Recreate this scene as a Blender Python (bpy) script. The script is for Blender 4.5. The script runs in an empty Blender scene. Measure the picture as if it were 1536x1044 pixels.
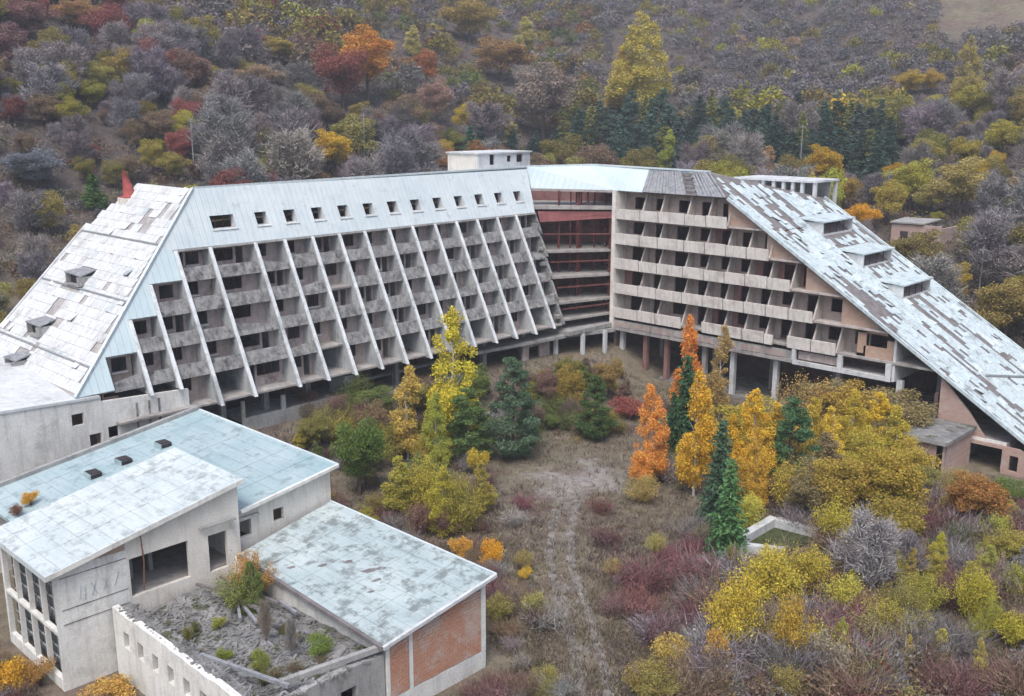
import bpy, math, random
import numpy as np
from mathutils import Vector
R = math.radians
SC = bpy.context.scene
COL = SC.collection

# ------------------------------------------------------------------ camera
CAM_H, PITCH, YAW, FPX, PW, PH = 32.6, R(13.3), R(44.05), 1500.0, 1536, 1044
cam_d = bpy.data.cameras.new('camera'); cam = bpy.data.objects.new('camera', cam_d); COL.objects.link(cam)
cam.location = (0, 0, CAM_H); cam.rotation_euler = (math.pi/2 - PITCH, 0, YAW)
cam_d.sensor_width = 36; cam_d.lens = 36*FPX/PW; cam_d.clip_start = .5; cam_d.clip_end = 6000
SC.camera = cam
# ------------------------------------------------------------------ sky, sun, exposure
SUN_AZ, SUN_EL = R(150), R(60)
world = bpy.data.worlds.new('World'); SC.world = world; world.use_nodes = True
nt = world.node_tree; nt.nodes.clear()
sky = nt.nodes.new('ShaderNodeTexSky'); sky.sky_type = 'NISHITA'; sky.sun_disc = False
sky.sun_elevation = SUN_EL; sky.sun_rotation = SUN_AZ; sky.air_density = 1.0; sky.dust_density = 4.0; sky.ozone_density = 1.0
bg = nt.nodes.new('ShaderNodeBackground'); bg.inputs[1].default_value = .12
wo = nt.nodes.new('ShaderNodeOutputWorld')
nt.links.new(sky.outputs[0], bg.inputs[0]); nt.links.new(bg.outputs[0], wo.inputs[0])
sun_d = bpy.data.lights.new('sun', 'SUN'); sun = bpy.data.objects.new('sun', sun_d); COL.objects.link(sun)
sun_d.energy = 1.3; sun_d.angle = R(30); sun_d.color = (1, .975, .95)
sd = Vector((math.sin(SUN_AZ)*math.cos(SUN_EL), math.cos(SUN_AZ)*math.cos(SUN_EL), math.sin(SUN_EL)))
sun.rotation_euler = (-sd).to_track_quat('-Z', 'Y').to_euler()
vs = SC.view_settings
vs.view_transform = 'Standard'; vs.look = 'None'; vs.gamma = 1; vs.exposure = 0.93; vs.use_curve_mapping = False
SC.render.engine = 'CYCLES'
SC.cycles.max_bounces = 5; SC.cycles.diffuse_bounces = 2; SC.cycles.glossy_bounces = 2
SC.cycles.transmission_bounces = 3; SC.cycles.transparent_max_bounces = 6; SC.cycles.volume_bounces = 1
SC.cycles.use_denoising = True; SC.cycles.use_adaptive_sampling = True; SC.cycles.adaptive_threshold = .025

# ------------------------------------------------------------------ maths helpers
def smooth(a, b, x):
    t = np.clip((np.asarray(x, float)-a)/(b-a), 0, 1); return t*t*(3-2*t)
def _h(i, j, s):
    n = (i*374761393 + j*668265263 + s*1442695041) & 0x7fffffff
    n = ((n ^ (n >> 13))*1274126177) & 0x7fffffff
    return ((n ^ (n >> 16)) & 0xffff)/65535.0
def vnoise(x, y, s=0):
    x = np.asarray(x, float); y = np.asarray(y, float)
    i = np.floor(x).astype(np.int64); j = np.floor(y).astype(np.int64); fx = x-i; fy = y-j
    fx = fx*fx*(3-2*fx); fy = fy*fy*(3-2*fy)
    return ((_h(i, j, s)*(1-fx)+_h(i+1, j, s)*fx)*(1-fy) + (_h(i, j+1, s)*(1-fx)+_h(i+1, j+1, s)*fx)*fy)
def fbm(x, y, s=0, o=4):
    x = np.asarray(x, float); y = np.asarray(y, float); a = 0; w = .5
    for k in range(o): a = a + w*vnoise(x*2**k, y*2**k, s+k*7); w *= .5
    return a/(1-.5**o)
def ground_z(X, Y):
    X = np.asarray(X, float); Y = np.asarray(Y, float)
    lat = .719*X + .695*Y
    s1 = -X-103.5; s2 = Y-121.0
    s = np.maximum(s1, s2); s = np.where(s > 0, s, 0); s = np.where(s > 380, 380+60*(1-np.exp(-(s-380)/60)), s)
    k = .40 - .15*smooth(-10, 90, lat)
    z = 4.5*smooth(-4, 12, np.maximum(s1, s2)) + k*s + .0003*s*s
    z = z + 9*(fbm(X/90, Y/90, 3)-.5)*smooth(15, 90, s)
    # bank up to the sloped wing
    z = z + 3.6*smooth(-70, -79, X)*smooth(28, 44, Y)*(1-smooth(-4, 12, np.maximum(s1, s2)))
    z = z + 2.0*smooth(-.3, .8, -71.4+.18*(Y-66.5)-X)*smooth(63, 67, Y)*(1-smooth(84, 89, Y))*(1-smooth(-72, -79, X))
    z = z - 1.3*smooth(-42, -33, X)*smooth(80, 92, Y)*(1-smooth(0, 20, s2))
    z = z + .9*(fbm(X/11, Y/11, 11)-.5)*smooth(2, 14, s) + .35*(fbm(X/5, Y/5, 21)-.5)*smooth(-30, -44, -Y)
    return z
gz = lambda x, y: float(ground_z(x, y))
def ray(px, py):
    a = (px-PW/2)/FPX; b = (PH/2-py)/FPX
    y = math.cos(PITCH)+b*math.sin(PITCH); z = -math.sin(PITCH)+b*math.cos(PITCH)
    return np.array([a*math.cos(YAW)-y*math.sin(YAW), a*math.sin(YAW)+y*math.cos(YAW), z])
def on_ground(px, py):
    r = ray(px, py); t = np.arange(30, 1400, .5)
    P = r[None, :]*t[:, None]; d = P[:, 2]+CAM_H - ground_z(P[:, 0], P[:, 1])
    i = int(np.argmax(d < 0)) if (d < 0).any() else len(t)-1
    return P[i, 0], P[i, 1], gz(P[i, 0], P[i, 1])
def depth(x, y, z): return (-math.sin(YAW)*x+math.cos(YAW)*y)*math.cos(PITCH) - (z-CAM_H)*math.sin(PITCH)
def project(x, y, z):
    c = math.cos(YAW)*x+math.sin(YAW)*y; l = -math.sin(YAW)*x+math.cos(YAW)*y; z = z-CAM_H
    d = l*math.cos(PITCH)-z*math.sin(PITCH); u = l*math.sin(PITCH)+z*math.cos(PITCH)
    d = np.where(np.abs(d) < 1e-3, 1e-3, d)
    return PW/2+FPX*c/d, PH/2-FPX*u/d, d

# ------------------------------------------------------------------ materials
def new_mat(name):
    m = bpy.data.materials.new(name); m.use_nodes = True; t = m.node_tree; t.nodes.clear()
    out = t.nodes.new('ShaderNodeOutputMaterial'); b = t.nodes.new('ShaderNodeBsdfPrincipled')
    b.inputs['Specular IOR Level'].default_value = .25
    t.links.new(b.outputs[0], out.inputs[0]); return m, t, b
def nz(t, scale, detail=4, rough=.6, vec=None, stretch=None):
    detail = min(detail, 4)
    n = t.nodes.new('ShaderNodeTexNoise'); n.inputs['Scale'].default_value = scale
    n.inputs['Detail'].default_value = detail; n.inputs['Roughness'].default_value = rough
    tc = t.nodes.new('ShaderNodeTexCoord'); src = tc.outputs['Object']
    if stretch:
        mp = t.nodes.new('ShaderNodeMapping'); mp.inputs['Scale'].default_value = stretch
        t.links.new(src, mp.inputs[0]); src = mp.outputs[0]
    t.links.new(src, n.inputs['Vector']); return n.outputs['Fac']
def ramp(t, src, stops, interp='LINEAR'):
    r = t.nodes.new('ShaderNodeValToRGB'); e = r.color_ramp; e.interpolation = interp
    while len(e.elements) < len(stops): e.elements.new(.5)
    for el, (p, c) in zip(e.elements, stops):
        el.position = p; el.color = (c[0], c[1], c[2], 1) if isinstance(c, (tuple, list)) else (c, c, c, 1)
    t.links.new(src, r.inputs[0]); return r.outputs[0]
def mix(t, fac, a, b, mode='MIX'):
    m = t.nodes.new('ShaderNodeMixRGB'); m.blend_type = mode
    for i, s in ((0, fac), (1, a), (2, b)):
        if isinstance(s, (int, float)): m.inputs[i].default_value = s if i == 0 else (s, s, s, 1)
        elif isinstance(s, (tuple, list)): m.inputs[i].default_value = (s[0], s[1], s[2], 1)
        else: t.links.new(s, m.inputs[i])
    return m.outputs[0]
def bump(t, b, src, strength=.4, dist=.03):
    n = t.nodes.new('ShaderNodeBump'); n.inputs['Strength'].default_value = strength; n.inputs['Distance'].default_value = dist
    t.links.new(src, n.inputs['Height']); t.links.new(n.outputs[0], b.inputs['Normal'])
def stained(name, light, mid, stain, amount=.5, streak=.5, rough=.92, s=1.0, patch=None):
    """weathered plaster or concrete: mottled base, rain streaks with a shape of their own, odd patches"""
    m, t, b = new_mat(name)
    c = ramp(t, nz(t, .55*s, 6, .65), [(.3, mid), (.62, light)])
    st = ramp(t, nz(t, 1.0*s, 5, .7, stretch=(1.6, 1.6, .22)), [(.5, 0.0), (.72, streak)])
    c = mix(t, st, c, stain)
    bl = ramp(t, nz(t, .28*s, 5, .7), [(.54, 0.0), (.68, amount)])
    c = mix(t, bl, c, stain)
    if patch:
        pt = ramp(t, nz(t, .42*s, 3, .6, stretch=(1, 1, 1.3)), [(.6, 0.0), (.63, .85)])
        c = mix(t, pt, c, patch)
    c = mix(t, .35, c, ramp(t, nz(t, 9*s, 3, .7), [(.3, .55), (.7, 1.3)]), 'MULTIPLY')
    t.links.new(c, b.inputs['Base Color']); b.inputs['Roughness'].default_value = rough
    bump(t, b, nz(t, 6*s, 5, .7), .35, .03); return m
def plain(name, col, rough=.8, var=.35, s=1.5, metal=0.0):
    m, t, b = new_mat(name)
    c = ramp(t, nz(t, s, 5, .65), [(.3, tuple(x*(1-var) for x in col)), (.7, tuple(min(1, x*(1+var*.5)) for x in col))])
    t.links.new(c, b.inputs['Base Color']); b.inputs['Roughness'].default_value = rough; b.inputs['Metallic'].default_value = metal
    bump(t, b, nz(t, s*5, 3, .6), .25, .02); return m
def sheet(name, light, mid, dirt, axis, pitch, amount=.5, dirt_pos=.58):
    """painted sheet roofing: fading, dirt blots and standing seams across one axis"""
    m, t, b = new_mat(name)
    c = ramp(t, nz(t, .22, 6, .7), [(.32, mid), (.6, light)])
    d = ramp(t, nz(t, .9, 6, .72), [(dirt_pos, 0.0), (dirt_pos+.14, amount)])
    c = mix(t, d, c, dirt)
    st = ramp(t, nz(t, 1.2, 5, .7, stretch=(.2 if axis != 'X' else 1.2, .2 if axis == 'X' else 1.2, .3)), [(.5, 0.0), (.75, amount*.55)])
    c = mix(t, st, c, dirt)
    fl = ramp(t, nz(t, 5, 3, .7), [(.62, 0.0), (.7, amount*.8)])
    c = mix(t, fl, c, dirt)
    tc = t.nodes.new('ShaderNodeTexCoord'); sp = t.nodes.new('ShaderNodeSeparateXYZ'); t.links.new(tc.outputs['Object'], sp.inputs[0])
    md = t.nodes.new('ShaderNodeMath'); md.operation = 'PINGPONG'; md.inputs[1].default_value = pitch/2
    t.links.new(sp.outputs[axis], md.inputs[0])
    seam = ramp(t, md.outputs[0], [(0.0, 1.0), (.06, 0.0)])
    c = mix(t, .22, c, mix(t, seam, c, tuple(x*.5 for x in mid)))
    t.links.new(c, b.inputs['Base Color']); b.inputs['Roughness'].default_value = .55
    bump(t, b, seam, .6, .04); return m
M = {}
M['wing_white'] = stained('wing_white', (.62, .64, .65), (.46, .48, .49), (.16, .16, .17), .5, .35)
M['fin'] = stained('fin_concrete', (.72, .75, .76), (.55, .58, .60), (.15, .16, .17), .55, .5, s=1.3)
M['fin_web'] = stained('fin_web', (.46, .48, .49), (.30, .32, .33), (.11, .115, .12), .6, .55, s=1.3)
M['parapet_grey'] = stained('parapet_grey', (.31, .31, .305), (.115, .117, .12), (.035, .035, .035), .85, .8, s=2.2)
M['plaster_pink'] = stained('plaster_pink', (.46, .40, .385), (.30, .25, .24), (.10, .07, .065), .65, .45, s=1.4)
M['plaster_beige'] = stained('plaster_beige', (.43, .36, .33), (.30, .245, .225), (.11, .085, .075), .5, .4)
M['balcony_cream'] = stained('balcony_cream', (.74, .71, .67), (.60, .57, .53), (.26, .22, .20), .45, .5, s=1.6)
M['divider'] = stained('divider_plaster', (.52, .47, .44), (.38, .34, .32), (.15, .125, .115), .55, .5, s=1.4)
M['slab'] = stained('slab_concrete', (.40, .38, .36), (.26, .245, .24), (.09, .085, .08), .6, .5)
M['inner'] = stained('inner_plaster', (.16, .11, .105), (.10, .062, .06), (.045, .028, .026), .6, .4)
M['cyan_sheet'] = sheet('cyan_sheet', (.52, .62, .65), (.43, .55, .59), (.33, .39, .41), 'Y', .62, .3)
M['mansard'] = sheet('mansard_sheet', (.59, .655, .675), (.49, .57, .60), (.29, .335, .35), 'Y', .62, .5, .57)
M['mansard_x'] = sheet('mansard_sheet_cross', (.52, .61, .65), (.45, .55, .59), (.36, .43, .46), 'X', .62, .35, .62)
M['roof_tile'] = stained('roof_sheet_pale', (.56, .64, .66), (.42, .51, .54), (.15, .17, .18), .65, .5, .7, s=2)
M['roof_tile_white'] = stained('roof_sheet_white', (.62, .64, .645), (.50, .52, .53), (.27, .265, .265), .55, .45, .7, s=1.2)
M['deck'] = stained('roof_deck', (.22, .205, .205), (.135, .122, .122), (.06, .054, .054), .5, .4, s=2)
M['deck_pale'] = stained('roof_deck_pale', (.40, .385, .38), (.27, .255, .25), (.12, .11, .108), .5, .4, s=2)
M['old_board'] = stained('old_board', (.30, .31, .33), (.20, .21, .23), (.07, .07, .075), .6, .7, s=2.5)
M['wood_red'] = plain('wood_red', (.11, .035, .03), .8, .5)
M['steel_red'] = plain('steel_red', (.16, .055, .05), .8, .5, 1.2)
M['fascia_red'] = stained('fascia_red', (.25, .095, .095), (.16, .06, .062), (.075, .033, .036), .7, .6, s=1.6)
M['column_red'] = stained('column_red', (.30, .17, .16), (.20, .10, .10), (.09, .05, .05), .5, .5)
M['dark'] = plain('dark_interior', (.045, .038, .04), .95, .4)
M['brick'] = None
M['concrete'] = stained('old_concrete', (.36, .36, .35), (.25, .25, .25), (.10, .10, .095), .6, .6)
M['white_render'] = stained('white_render', (.74, .74, .71), (.60, .60, .57), (.33, .31, .28), .55, .5)
M['white_render_b'] = stained('white_render_cream', (.74, .71, .65), (.62, .59, .53), (.38, .30, .22), .5, .5)
M['hall_roof'] = sheet('hall_roof_cyan', (.38, .47, .49), (.27, .385, .415), (.15, .21, .225), 'Y', 1.1, .65, .52)
M['brick_hall_roof'] = sheet('brick_hall_roof', (.46, .525, .53), (.335, .415, .43), (.13, .155, .15), 'Y', 1.0, .8, .48)
M['white_roof'] = sheet('hall_roof_white', (.56, .61, .62), (.44, .51, .53), (.21, .245, .25), 'Y', 1.1, .65, .51)
M['moss'] = plain('moss', (.06, .075, .03), 1, .6, 2)
M['rust'] = plain('rust', (.20, .10, .06), .9, .5, 3)
M['steel'] = plain('dull_steel', (.30, .32, .33), .6, .3, 3)
M['red_paint'] = plain('red_paint', (.36, .085, .08), .75, .4, 2)
M['debris'] = stained('debris', (.27, .27, .268), (.10, .098, .095), (.04, .038, .036), .9, .2, s=1.5, patch=(.075, .085, .045))
M['sheet_grey'] = stained('roof_sheet_grey', (.50, .55, .57), (.38, .43, .45), (.17, .19, .19), .6, .3, .8, s=2)
M['glass'] = plain('murky_pane', (.06, .07, .08), .2, .3, 3)
def brick_wall_mat():
    m, t, b = new_mat('brick_faded')
    oi = t.nodes.new('ShaderNodeNewGeometry')
    c = ramp(t, oi.outputs['Random Per Island'], [(0, (.34, .15, .10)), (.5, (.47, .24, .155)), (1, (.56, .36, .27))])
    d = ramp(t, nz(t, .8, 5, .7), [(.45, 0.0), (.62, .75)]); c = mix(t, d, c, (.50, .42, .37))
    c = mix(t, .4, c, ramp(t, nz(t, 14, 3, .7), [(.3, .6), (.7, 1.2)]), 'MULTIPLY')
    t.links.new(c, b.inputs['Base Color']); b.inputs['Roughness'].default_value = .95; return m
M['brick'] = brick_wall_mat()
def brick_tex(name, c1, c2, mort, worn):
    m, t, b = new_mat(name)
    br = t.nodes.new('ShaderNodeTexBrick'); br.inputs['Scale'].default_value = 1
    br.inputs['Brick Width'].default_value = .5; br.inputs['Row Height'].default_value = .16; br.inputs['Mortar Size'].default_value = .018
    br.inputs['Color1'].default_value = (*c1, 1); br.inputs['Color2'].default_value = (*c2, 1); br.inputs['Mortar'].default_value = (*mort, 1)
    tc = t.nodes.new('ShaderNodeTexCoord'); mp = t.nodes.new('ShaderNodeMapping'); mp.inputs['Rotation'].default_value = (R(90), 0, 0)
    t.links.new(tc.outputs['Object'], mp.inputs[0]); t.links.new(mp.outputs[0], br.inputs['Vector'])
    d = ramp(t, nz(t, .7, 5, .7), [(.48, 0.0), (.7, .7)]); c = mix(t, d, br.outputs['Color'], worn)
    t.links.new(c, b.inputs['Base Color']); b.inputs['Roughness'].default_value = .95
    bump(t, b, br.outputs['Fac'], .4, -.02); return m
M['infill'] = brick_tex('infill_brick', (.40, .25, .18), (.46, .31, .23), (.38, .32, .28), (.46, .38, .33))
M['pinkwall'] = brick_tex('pink_brick', (.38, .24, .20), (.45, .30, .25), (.38, .33, .30), (.45, .40, .37))

def leaf_mat(name, attr=None, trans=.25, lo=.68, hi=1.24):
    m = bpy.data.materials.new(name); m.use_nodes = True; t = m.node_tree; t.nodes.clear()
    out = t.nodes.new('ShaderNodeOutputMaterial')
    if attr:
        a = t.nodes.new('ShaderNodeAttribute'); a.attribute_name = attr; base = a.outputs['Color']
    else:
        a = t.nodes.new('ShaderNodeObjectInfo'); base = a.outputs['Color']
    g = t.nodes.new('ShaderNodeNewGeometry')
    v = ramp(t, g.outputs['Random Per Island'], [(0, lo), (1, hi)])
    c = mix(t, 1.0, base, v, 'MULTIPLY')
    hs = t.nodes.new('ShaderNodeHueSaturation')
    mr = t.nodes.new('ShaderNodeMath'); mr.operation = 'MULTIPLY_ADD'; mr.inputs[1].default_value = 7.13; mr.inputs[2].default_value = 0
    t.links.new(g.outputs['Random Per Island'], mr.inputs[0])
    fr = t.nodes.new('ShaderNodeMath'); fr.operation = 'FRACT'; t.links.new(mr.outputs[0], fr.inputs[0])
    hh = t.nodes.new('ShaderNodeMapRange'); hh.inputs['To Min'].default_value = .475; hh.inputs['To Max'].default_value = .525
    t.links.new(fr.outputs[0], hh.inputs[0]); t.links.new(hh.outputs[0], hs.inputs['Hue']); t.links.new(c, hs.inputs['Color'])
    d = t.nodes.new('ShaderNodeBsdfDiffuse'); tr = t.nodes.new('ShaderNodeBsdfTranslucent'); mx = t.nodes.new('ShaderNodeMixShader')
    t.links.new(hs.outputs[0], d.inputs[0]); t.links.new(hs.outputs[0], tr.inputs[0]); mx.inputs[0].default_value = trans
    t.links.new(d.outputs[0], mx.inputs[1]); t.links.new(tr.outputs[0], mx.inputs[2]); t.links.new(mx.outputs[0], out.inputs[0])
    return m
M['leaf'] = leaf_mat('leaf'); M['twig'] = leaf_mat('twig', trans=0, lo=.6, hi=1.3)
M['mass'] = leaf_mat('foliage_mass', attr='tint'); M['bark'] = plain('bark', (.12, .095, .085), .95, .5, 3)
M['birch_bark'] = stained('birch_bark', (.55, .52, .48), (.42, .39, .36), (.10, .09, .08), .5, .2, s=4)

# ------------------------------------------------------------------ mesh helpers
class MB:
    def __init__(s): s.v = []; s.f = []
    def box(s, x0, x1, y0, y1, z0, z1):
        n = len(s.v); s.v += [(x0,y0,z0),(x1,y0,z0),(x1,y1,z0),(x0,y1,z0),(x0,y0,z1),(x1,y0,z1),(x1,y1,z1),(x0,y1,z1)]
        s.f += [(n,n+3,n+2,n+1),(n+4,n+5,n+6,n+7),(n,n+1,n+5,n+4),(n+1,n+2,n+6,n+5),(n+2,n+3,n+7,n+6),(n+3,n,n+4,n+7)]; return s
    def prism(s, poly, vec):
        n = len(s.v); k = len(poly); s.v += [tuple(p) for p in poly]
        s.v += [(p[0]+vec[0], p[1]+vec[1], p[2]+vec[2]) for p in poly]
        s.f += [tuple(range(n, n+k)), tuple(range(n+2*k-1, n+k-1, -1))]
        s.f += [(n+i, n+k+i, n+k+(i+1) % k, n+(i+1) % k) for i in range(k)]; return s
    def bar(s, a, b, w, up=(0, 0, 1)):
        a = Vector(a); b = Vector(b); d = (b-a).normalized(); u = Vector(up)
        if abs(d.dot(u)) > .95: u = Vector((1, 0, 0))
        p = d.cross(u).normalized()*w/2; q = d.cross(p).normalized()*w/2
        return s.prism([a-p-q, a+p-q, a+p+q, a-p+q], b-a)
    def tube(s, pts, rad, seg=6):
        n0 = len(s.v)
        for i, p in enumerate(pts):
            p = Vector(p); d = Vector(pts[min(i+1, len(pts)-1)])-Vector(pts[max(i-1, 0)])
            d.normalize(); u = Vector((1, 0, 0)) if abs(d.x) < .8 else Vector((0, 1, 0))
            a = d.cross(u).normalized(); b = d.cross(a)
            for k in range(seg):
                t = 2*math.pi*k/seg; s.v.append(tuple(p+(a*math.cos(t)+b*math.sin(t))*rad[i]))
        for i in range(len(pts)-1):
            for k in range(seg):
                s.f.append((n0+i*seg+k, n0+i*seg+(k+1) % seg, n0+(i+1)*seg+(k+1) % seg, n0+(i+1)*seg+k))
        s.f.append(tuple(range(n0, n0+seg))); s.f.append(tuple(n0+(len(pts)-1)*seg+k for k in range(seg-1, -1, -1))); return s
    def build(s, name, mat, parent=None, top=None, smoothed=False):
        o = (0, 0, 0)
        q = parent
        while q is not None: o = tuple(a+b for a, b in zip(o, q.location)); q = q.parent
        me = bpy.data.meshes.new(name); me.from_pydata([(x-o[0], y-o[1], z-o[2]) for x, y, z in s.v], [], s.f); me.update()
        if smoothed: me.polygons.foreach_set('use_smooth', [True]*len(me.polygons))
        me.materials.append(M[mat]); ob = bpy.data.objects.new(name, me); COL.objects.link(ob); ob.parent = parent
        return ob
def np_mesh(name, V, F4, mat, F3=None):
    me = bpy.data.meshes.new(name); V = np.asarray(V, np.float32)
    F4 = np.zeros((0, 4), np.int32) if F4 is None else np.asarray(F4, np.int32)
    F3 = np.zeros((0, 3), np.int32) if F3 is None else np.asarray(F3, np.int32)
    me.vertices.add(len(V)); me.vertices.foreach_set('co', V.ravel())
    L = np.concatenate([F4.ravel(), F3.ravel()]); me.loops.add(len(L)); me.loops.foreach_set('vertex_index', L)
    tot = np.concatenate([np.full(len(F4), 4), np.full(len(F3), 3)]); st = np.concatenate([[0], np.cumsum(tot)[:-1]]) if len(tot) else np.zeros(0)
    me.polygons.add(len(tot)); me.polygons.foreach_set('loop_start', st.astype(np.int32))
    me.update(calc_edges=True); me.materials.append(M[mat]); return me
def tint(me, C):
    a = me.color_attributes.new('tint', 'FLOAT_COLOR', 'POINT')
    C = np.concatenate([np.asarray(C, np.float32), np.ones((len(C), 1), np.float32)], 1); a.data.foreach_set('color', C.ravel())
def tag(o, label=None, cat=None, group=None, kind=None):
    for k, v in (('label', label), ('category', cat), ('group', group), ('kind', kind)):
        if v: o[k] = v
    return o
def empty(name, loc, label, cat, group=None, rz=0, scale=1):
    e = bpy.data.objects.new(name, None); COL.objects.link(e); e.location = loc; e.rotation_euler = (0, 0, rz)
    e.scale = scale if isinstance(scale, tuple) else (scale,)*3; e.empty_display_size = .5
    return tag(e, label, cat, group)
def put(name, me, parent=None, color=None, loc=(0, 0, 0)):
    o = bpy.data.objects.new(name, me); COL.objects.link(o); o.parent = parent; o.location = loc
    if color: o.color = (*color, 1)
    return o
rnd = random.Random(7); rng = np.random.default_rng(7)

# ================================================================== SETTING: ground, path
def ground_mat():
    m, t, b = new_mat('autumn_ground')
    c = ramp(t, nz(t, .07, 6, .7), [(.28, (.10, .08, .07)), (.42, (.14, .105, .09)), (.52, (.17, .15, .105)), (.64, (.23, .20, .145)), (.8, (.19, .14, .13))])
    c2 = ramp(t, nz(t, .6, 6, .75), [(.3, (.075, .06, .055)), (.5, (.16, .135, .105)), (.72, (.28, .245, .18))])
    c = mix(t, .55, c, c2)
    gr = ramp(t, nz(t, .16, 5, .65), [(.56, 0.0), (.7, .55)]); c = mix(t, gr, c, (.075, .085, .045))
    rd = ramp(t, nz(t, .12, 5, .7, stretch=(1.3, .8, 1)), [(.58, 0.0), (.72, .6)]); c = mix(t, rd, c, (.12, .055, .055))
    lw_ = t.nodes.new('ShaderNodeAttribute'); lw_.attribute_name = 'undergrowth_shade'
    c = mix(t, lw_.outputs['Fac'], c, ramp(t, nz(t, .5, 6, .75), [(.3, (.055, .047, .05)), (.55, (.095, .08, .078)), (.75, (.14, .12, .085))]))  # undergrowth tone, with the shade in gaps between hillside trees painted dark
    c = mix(t, .7, c, ramp(t, nz(t, 5, 5, .8), [(.25, .45), (.75, 1.45)]), 'MULTIPLY')
    # bare earth and dust where the yard is worn, by distance from the yard's middle
    at = t.nodes.new('ShaderNodeAttribute'); at.attribute_name = 'worn'
    ad = t.nodes.new('ShaderNodeMath'); ad.operation = 'MULTIPLY_ADD'; ad.inputs[1].default_value = .9; 
    t.links.new(nz(t, .7, 6, .75), ad.inputs[0]); 
    mu = t.nodes.new('ShaderNodeMath'); mu.operation = 'MULTIPLY_ADD'; mu.inputs[1].default_value = 1.0; mu.inputs[2].default_value = -.5
    t.links.new(at.outputs['Fac'], mu.inputs[0]); t.links.new(mu.outputs[0], ad.inputs[2])
    w = ramp(t, ad.outputs[0], [(.42, 0.0), (.7, .9)])
    dust = ramp(t, nz(t, 1.6, 6, .75), [(.3, (.15, .14, .13)), (.7, (.36, .34, .32))])
    c = mix(t, w, c, dust)
    t.links.new(c, b.inputs['Base Color']); b.inputs['Roughness'].default_value = 1; b.inputs['Specular IOR Level'].default_value = .05
    bump(t, b, nz(t, 3, 6, .8), .9, .15); return m
M['ground'] = ground_mat()
def axis(lo, hi, step, far):
    a = list(np.arange(lo, hi, step)); s = step
    while a[0] > -far: s *= 1.12; a.insert(0, a[0]-s)
    s = step
    while a[-1] < far: s *= 1.12; a.append(a[-1]+s)
    return np.array(a)
gx = axis(-108, 6, 1.0, 800); gy = axis(8, 126, 1.0, 800)
XX, YY = np.meshgrid(gx, gy); ZZ = ground_z(XX, YY)
V = np.stack([XX.ravel(), YY.ravel(), ZZ.ravel()], 1); nx_, ny_ = len(gx), len(gy)
I = (np.arange(ny_-1)[:, None]*nx_+np.arange(nx_-1)[None, :]).ravel()
gm = np_mesh('ground', V, np.stack([I, I+1, I+nx_+1, I+nx_], 1), 'ground')
gm.polygons.foreach_set('use_smooth', [True]*len(gm.polygons))
PATH = [(-29.5, 33), (-31.5, 39.5), (-34.5, 42.5), (-39.5, 47.0), (-45.0, 51.6), (-49.5, 57), (-53.5, 62.5), (-57.5, 66.0)]
def path_dist(x, y):
    x = np.asarray(x, float); y = np.asarray(y, float); d = np.full(x.shape, 1e9)
    for (ax, ay), (bx, by) in zip(PATH[:-1], PATH[1:]):
        t = np.clip(((x-ax)*(bx-ax)+(y-ay)*(by-ay))/((bx-ax)**2+(by-ay)**2), 0, 1)
        d = np.minimum(d, np.hypot(x-ax-t*(bx-ax), y-ay-t*(by-ay)))
    return d
def worn(x, y):
    w = (.54*np.exp(-((x+55)**2/40+(y-64)**2/45)) + .35*np.exp(-((x+60)**2/120+(y-68)**2/70)))*(.45+1.1*fbm(x/3.2, y/3.2, 19))
    return np.maximum(w, .52*(1-smooth(.3, 2.8, path_dist(x, y)))*(.55+.9*fbm(x/2.5, y/2.5, 17)))
wa = gm.attributes.new('worn', 'FLOAT', 'POINT'); wa.data.foreach_set('value', worn(V[:, 0], V[:, 1]).astype(np.float32))
sH = np.maximum(-V[:, 0]-104, V[:, 1]-122); la = gm.attributes.new('undergrowth_shade', 'FLOAT', 'POINT'); la.data.foreach_set('value', (.85*smooth(6, 40, sH)*(1-((lambda q: (q[0] > 1400) & (q[1] < 56) & (q[2] > 200))(project(V[:, 0], V[:, 1], V[:, 2]))))).astype(np.float32))
tag(put('ground', gm), 'brown autumn ground of the courtyard and the hillside', None, None, 'structure')
# two wheel tracks of the dirt path, pale dusty strips
def strip(name, side, width):
    P = [np.array(p, float) for p in PATH]; C = []
    for a, b in zip(P[:-1], P[1:]):
        for t in np.linspace(0, 1, 14, endpoint=False): C.append(a+(b-a)*t)
    C = np.array(C); 
    for _ in range(6): C[1:-1] = (C[:-2]+C[1:-1]*2+C[2:])/4
    T = np.gradient(C, axis=0); T /= np.linalg.norm(T, axis=1)[:, None]; N = np.stack([-T[:, 1], T[:, 0]], 1)
    mb = MB(); n = len(C)
    for i in range(n):
        w = width*(.7+.9*float(fbm(i*.35, side*9, 5)))*(min(1, (n-i)/12+.15))
        for k in (-1, -.35, .35, 1):
            q = C[i]+N[i]*(side+k*w*(1 if abs(k) < 1 else .8+.5*rnd.random())); mb.v.append((q[0], q[1], gz(q[0], q[1])+(.012 if abs(k) < 1 else .004)))
    for i in range(n-1):
        for k in range(3): mb.f.append((i*4+k, i*4+k+1, i*4+k+5, i*4+k+4))
    return mb
mm, t_, b_ = new_mat('track_dust')
c_ = ramp(t_, nz(t_, 1.3, 6, .75), [(.34, (.11, .098, .085)), (.5, (.175, .16, .142)), (.7, (.29, .272, .248))])
t_.links.new(c_, b_.inputs['Base Color']); b_.inputs['Roughness'].default_value = 1; bump(t_, b_, nz(t_, 5, 5, .8), .8, .06)
M['track'] = mm
tk = strip('dirt_path', .8, .30); tk2 = strip('dirt_path', -.8, .26)
nn = len(tk.v); tk.v += tk2.v; tk.f += [tuple(i+nn for i in f) for f in tk2.f]
tag(tk.build('dirt_path', 'track'), 'pale two-track dirt path through the courtyard', None, None, 'structure')

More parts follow.
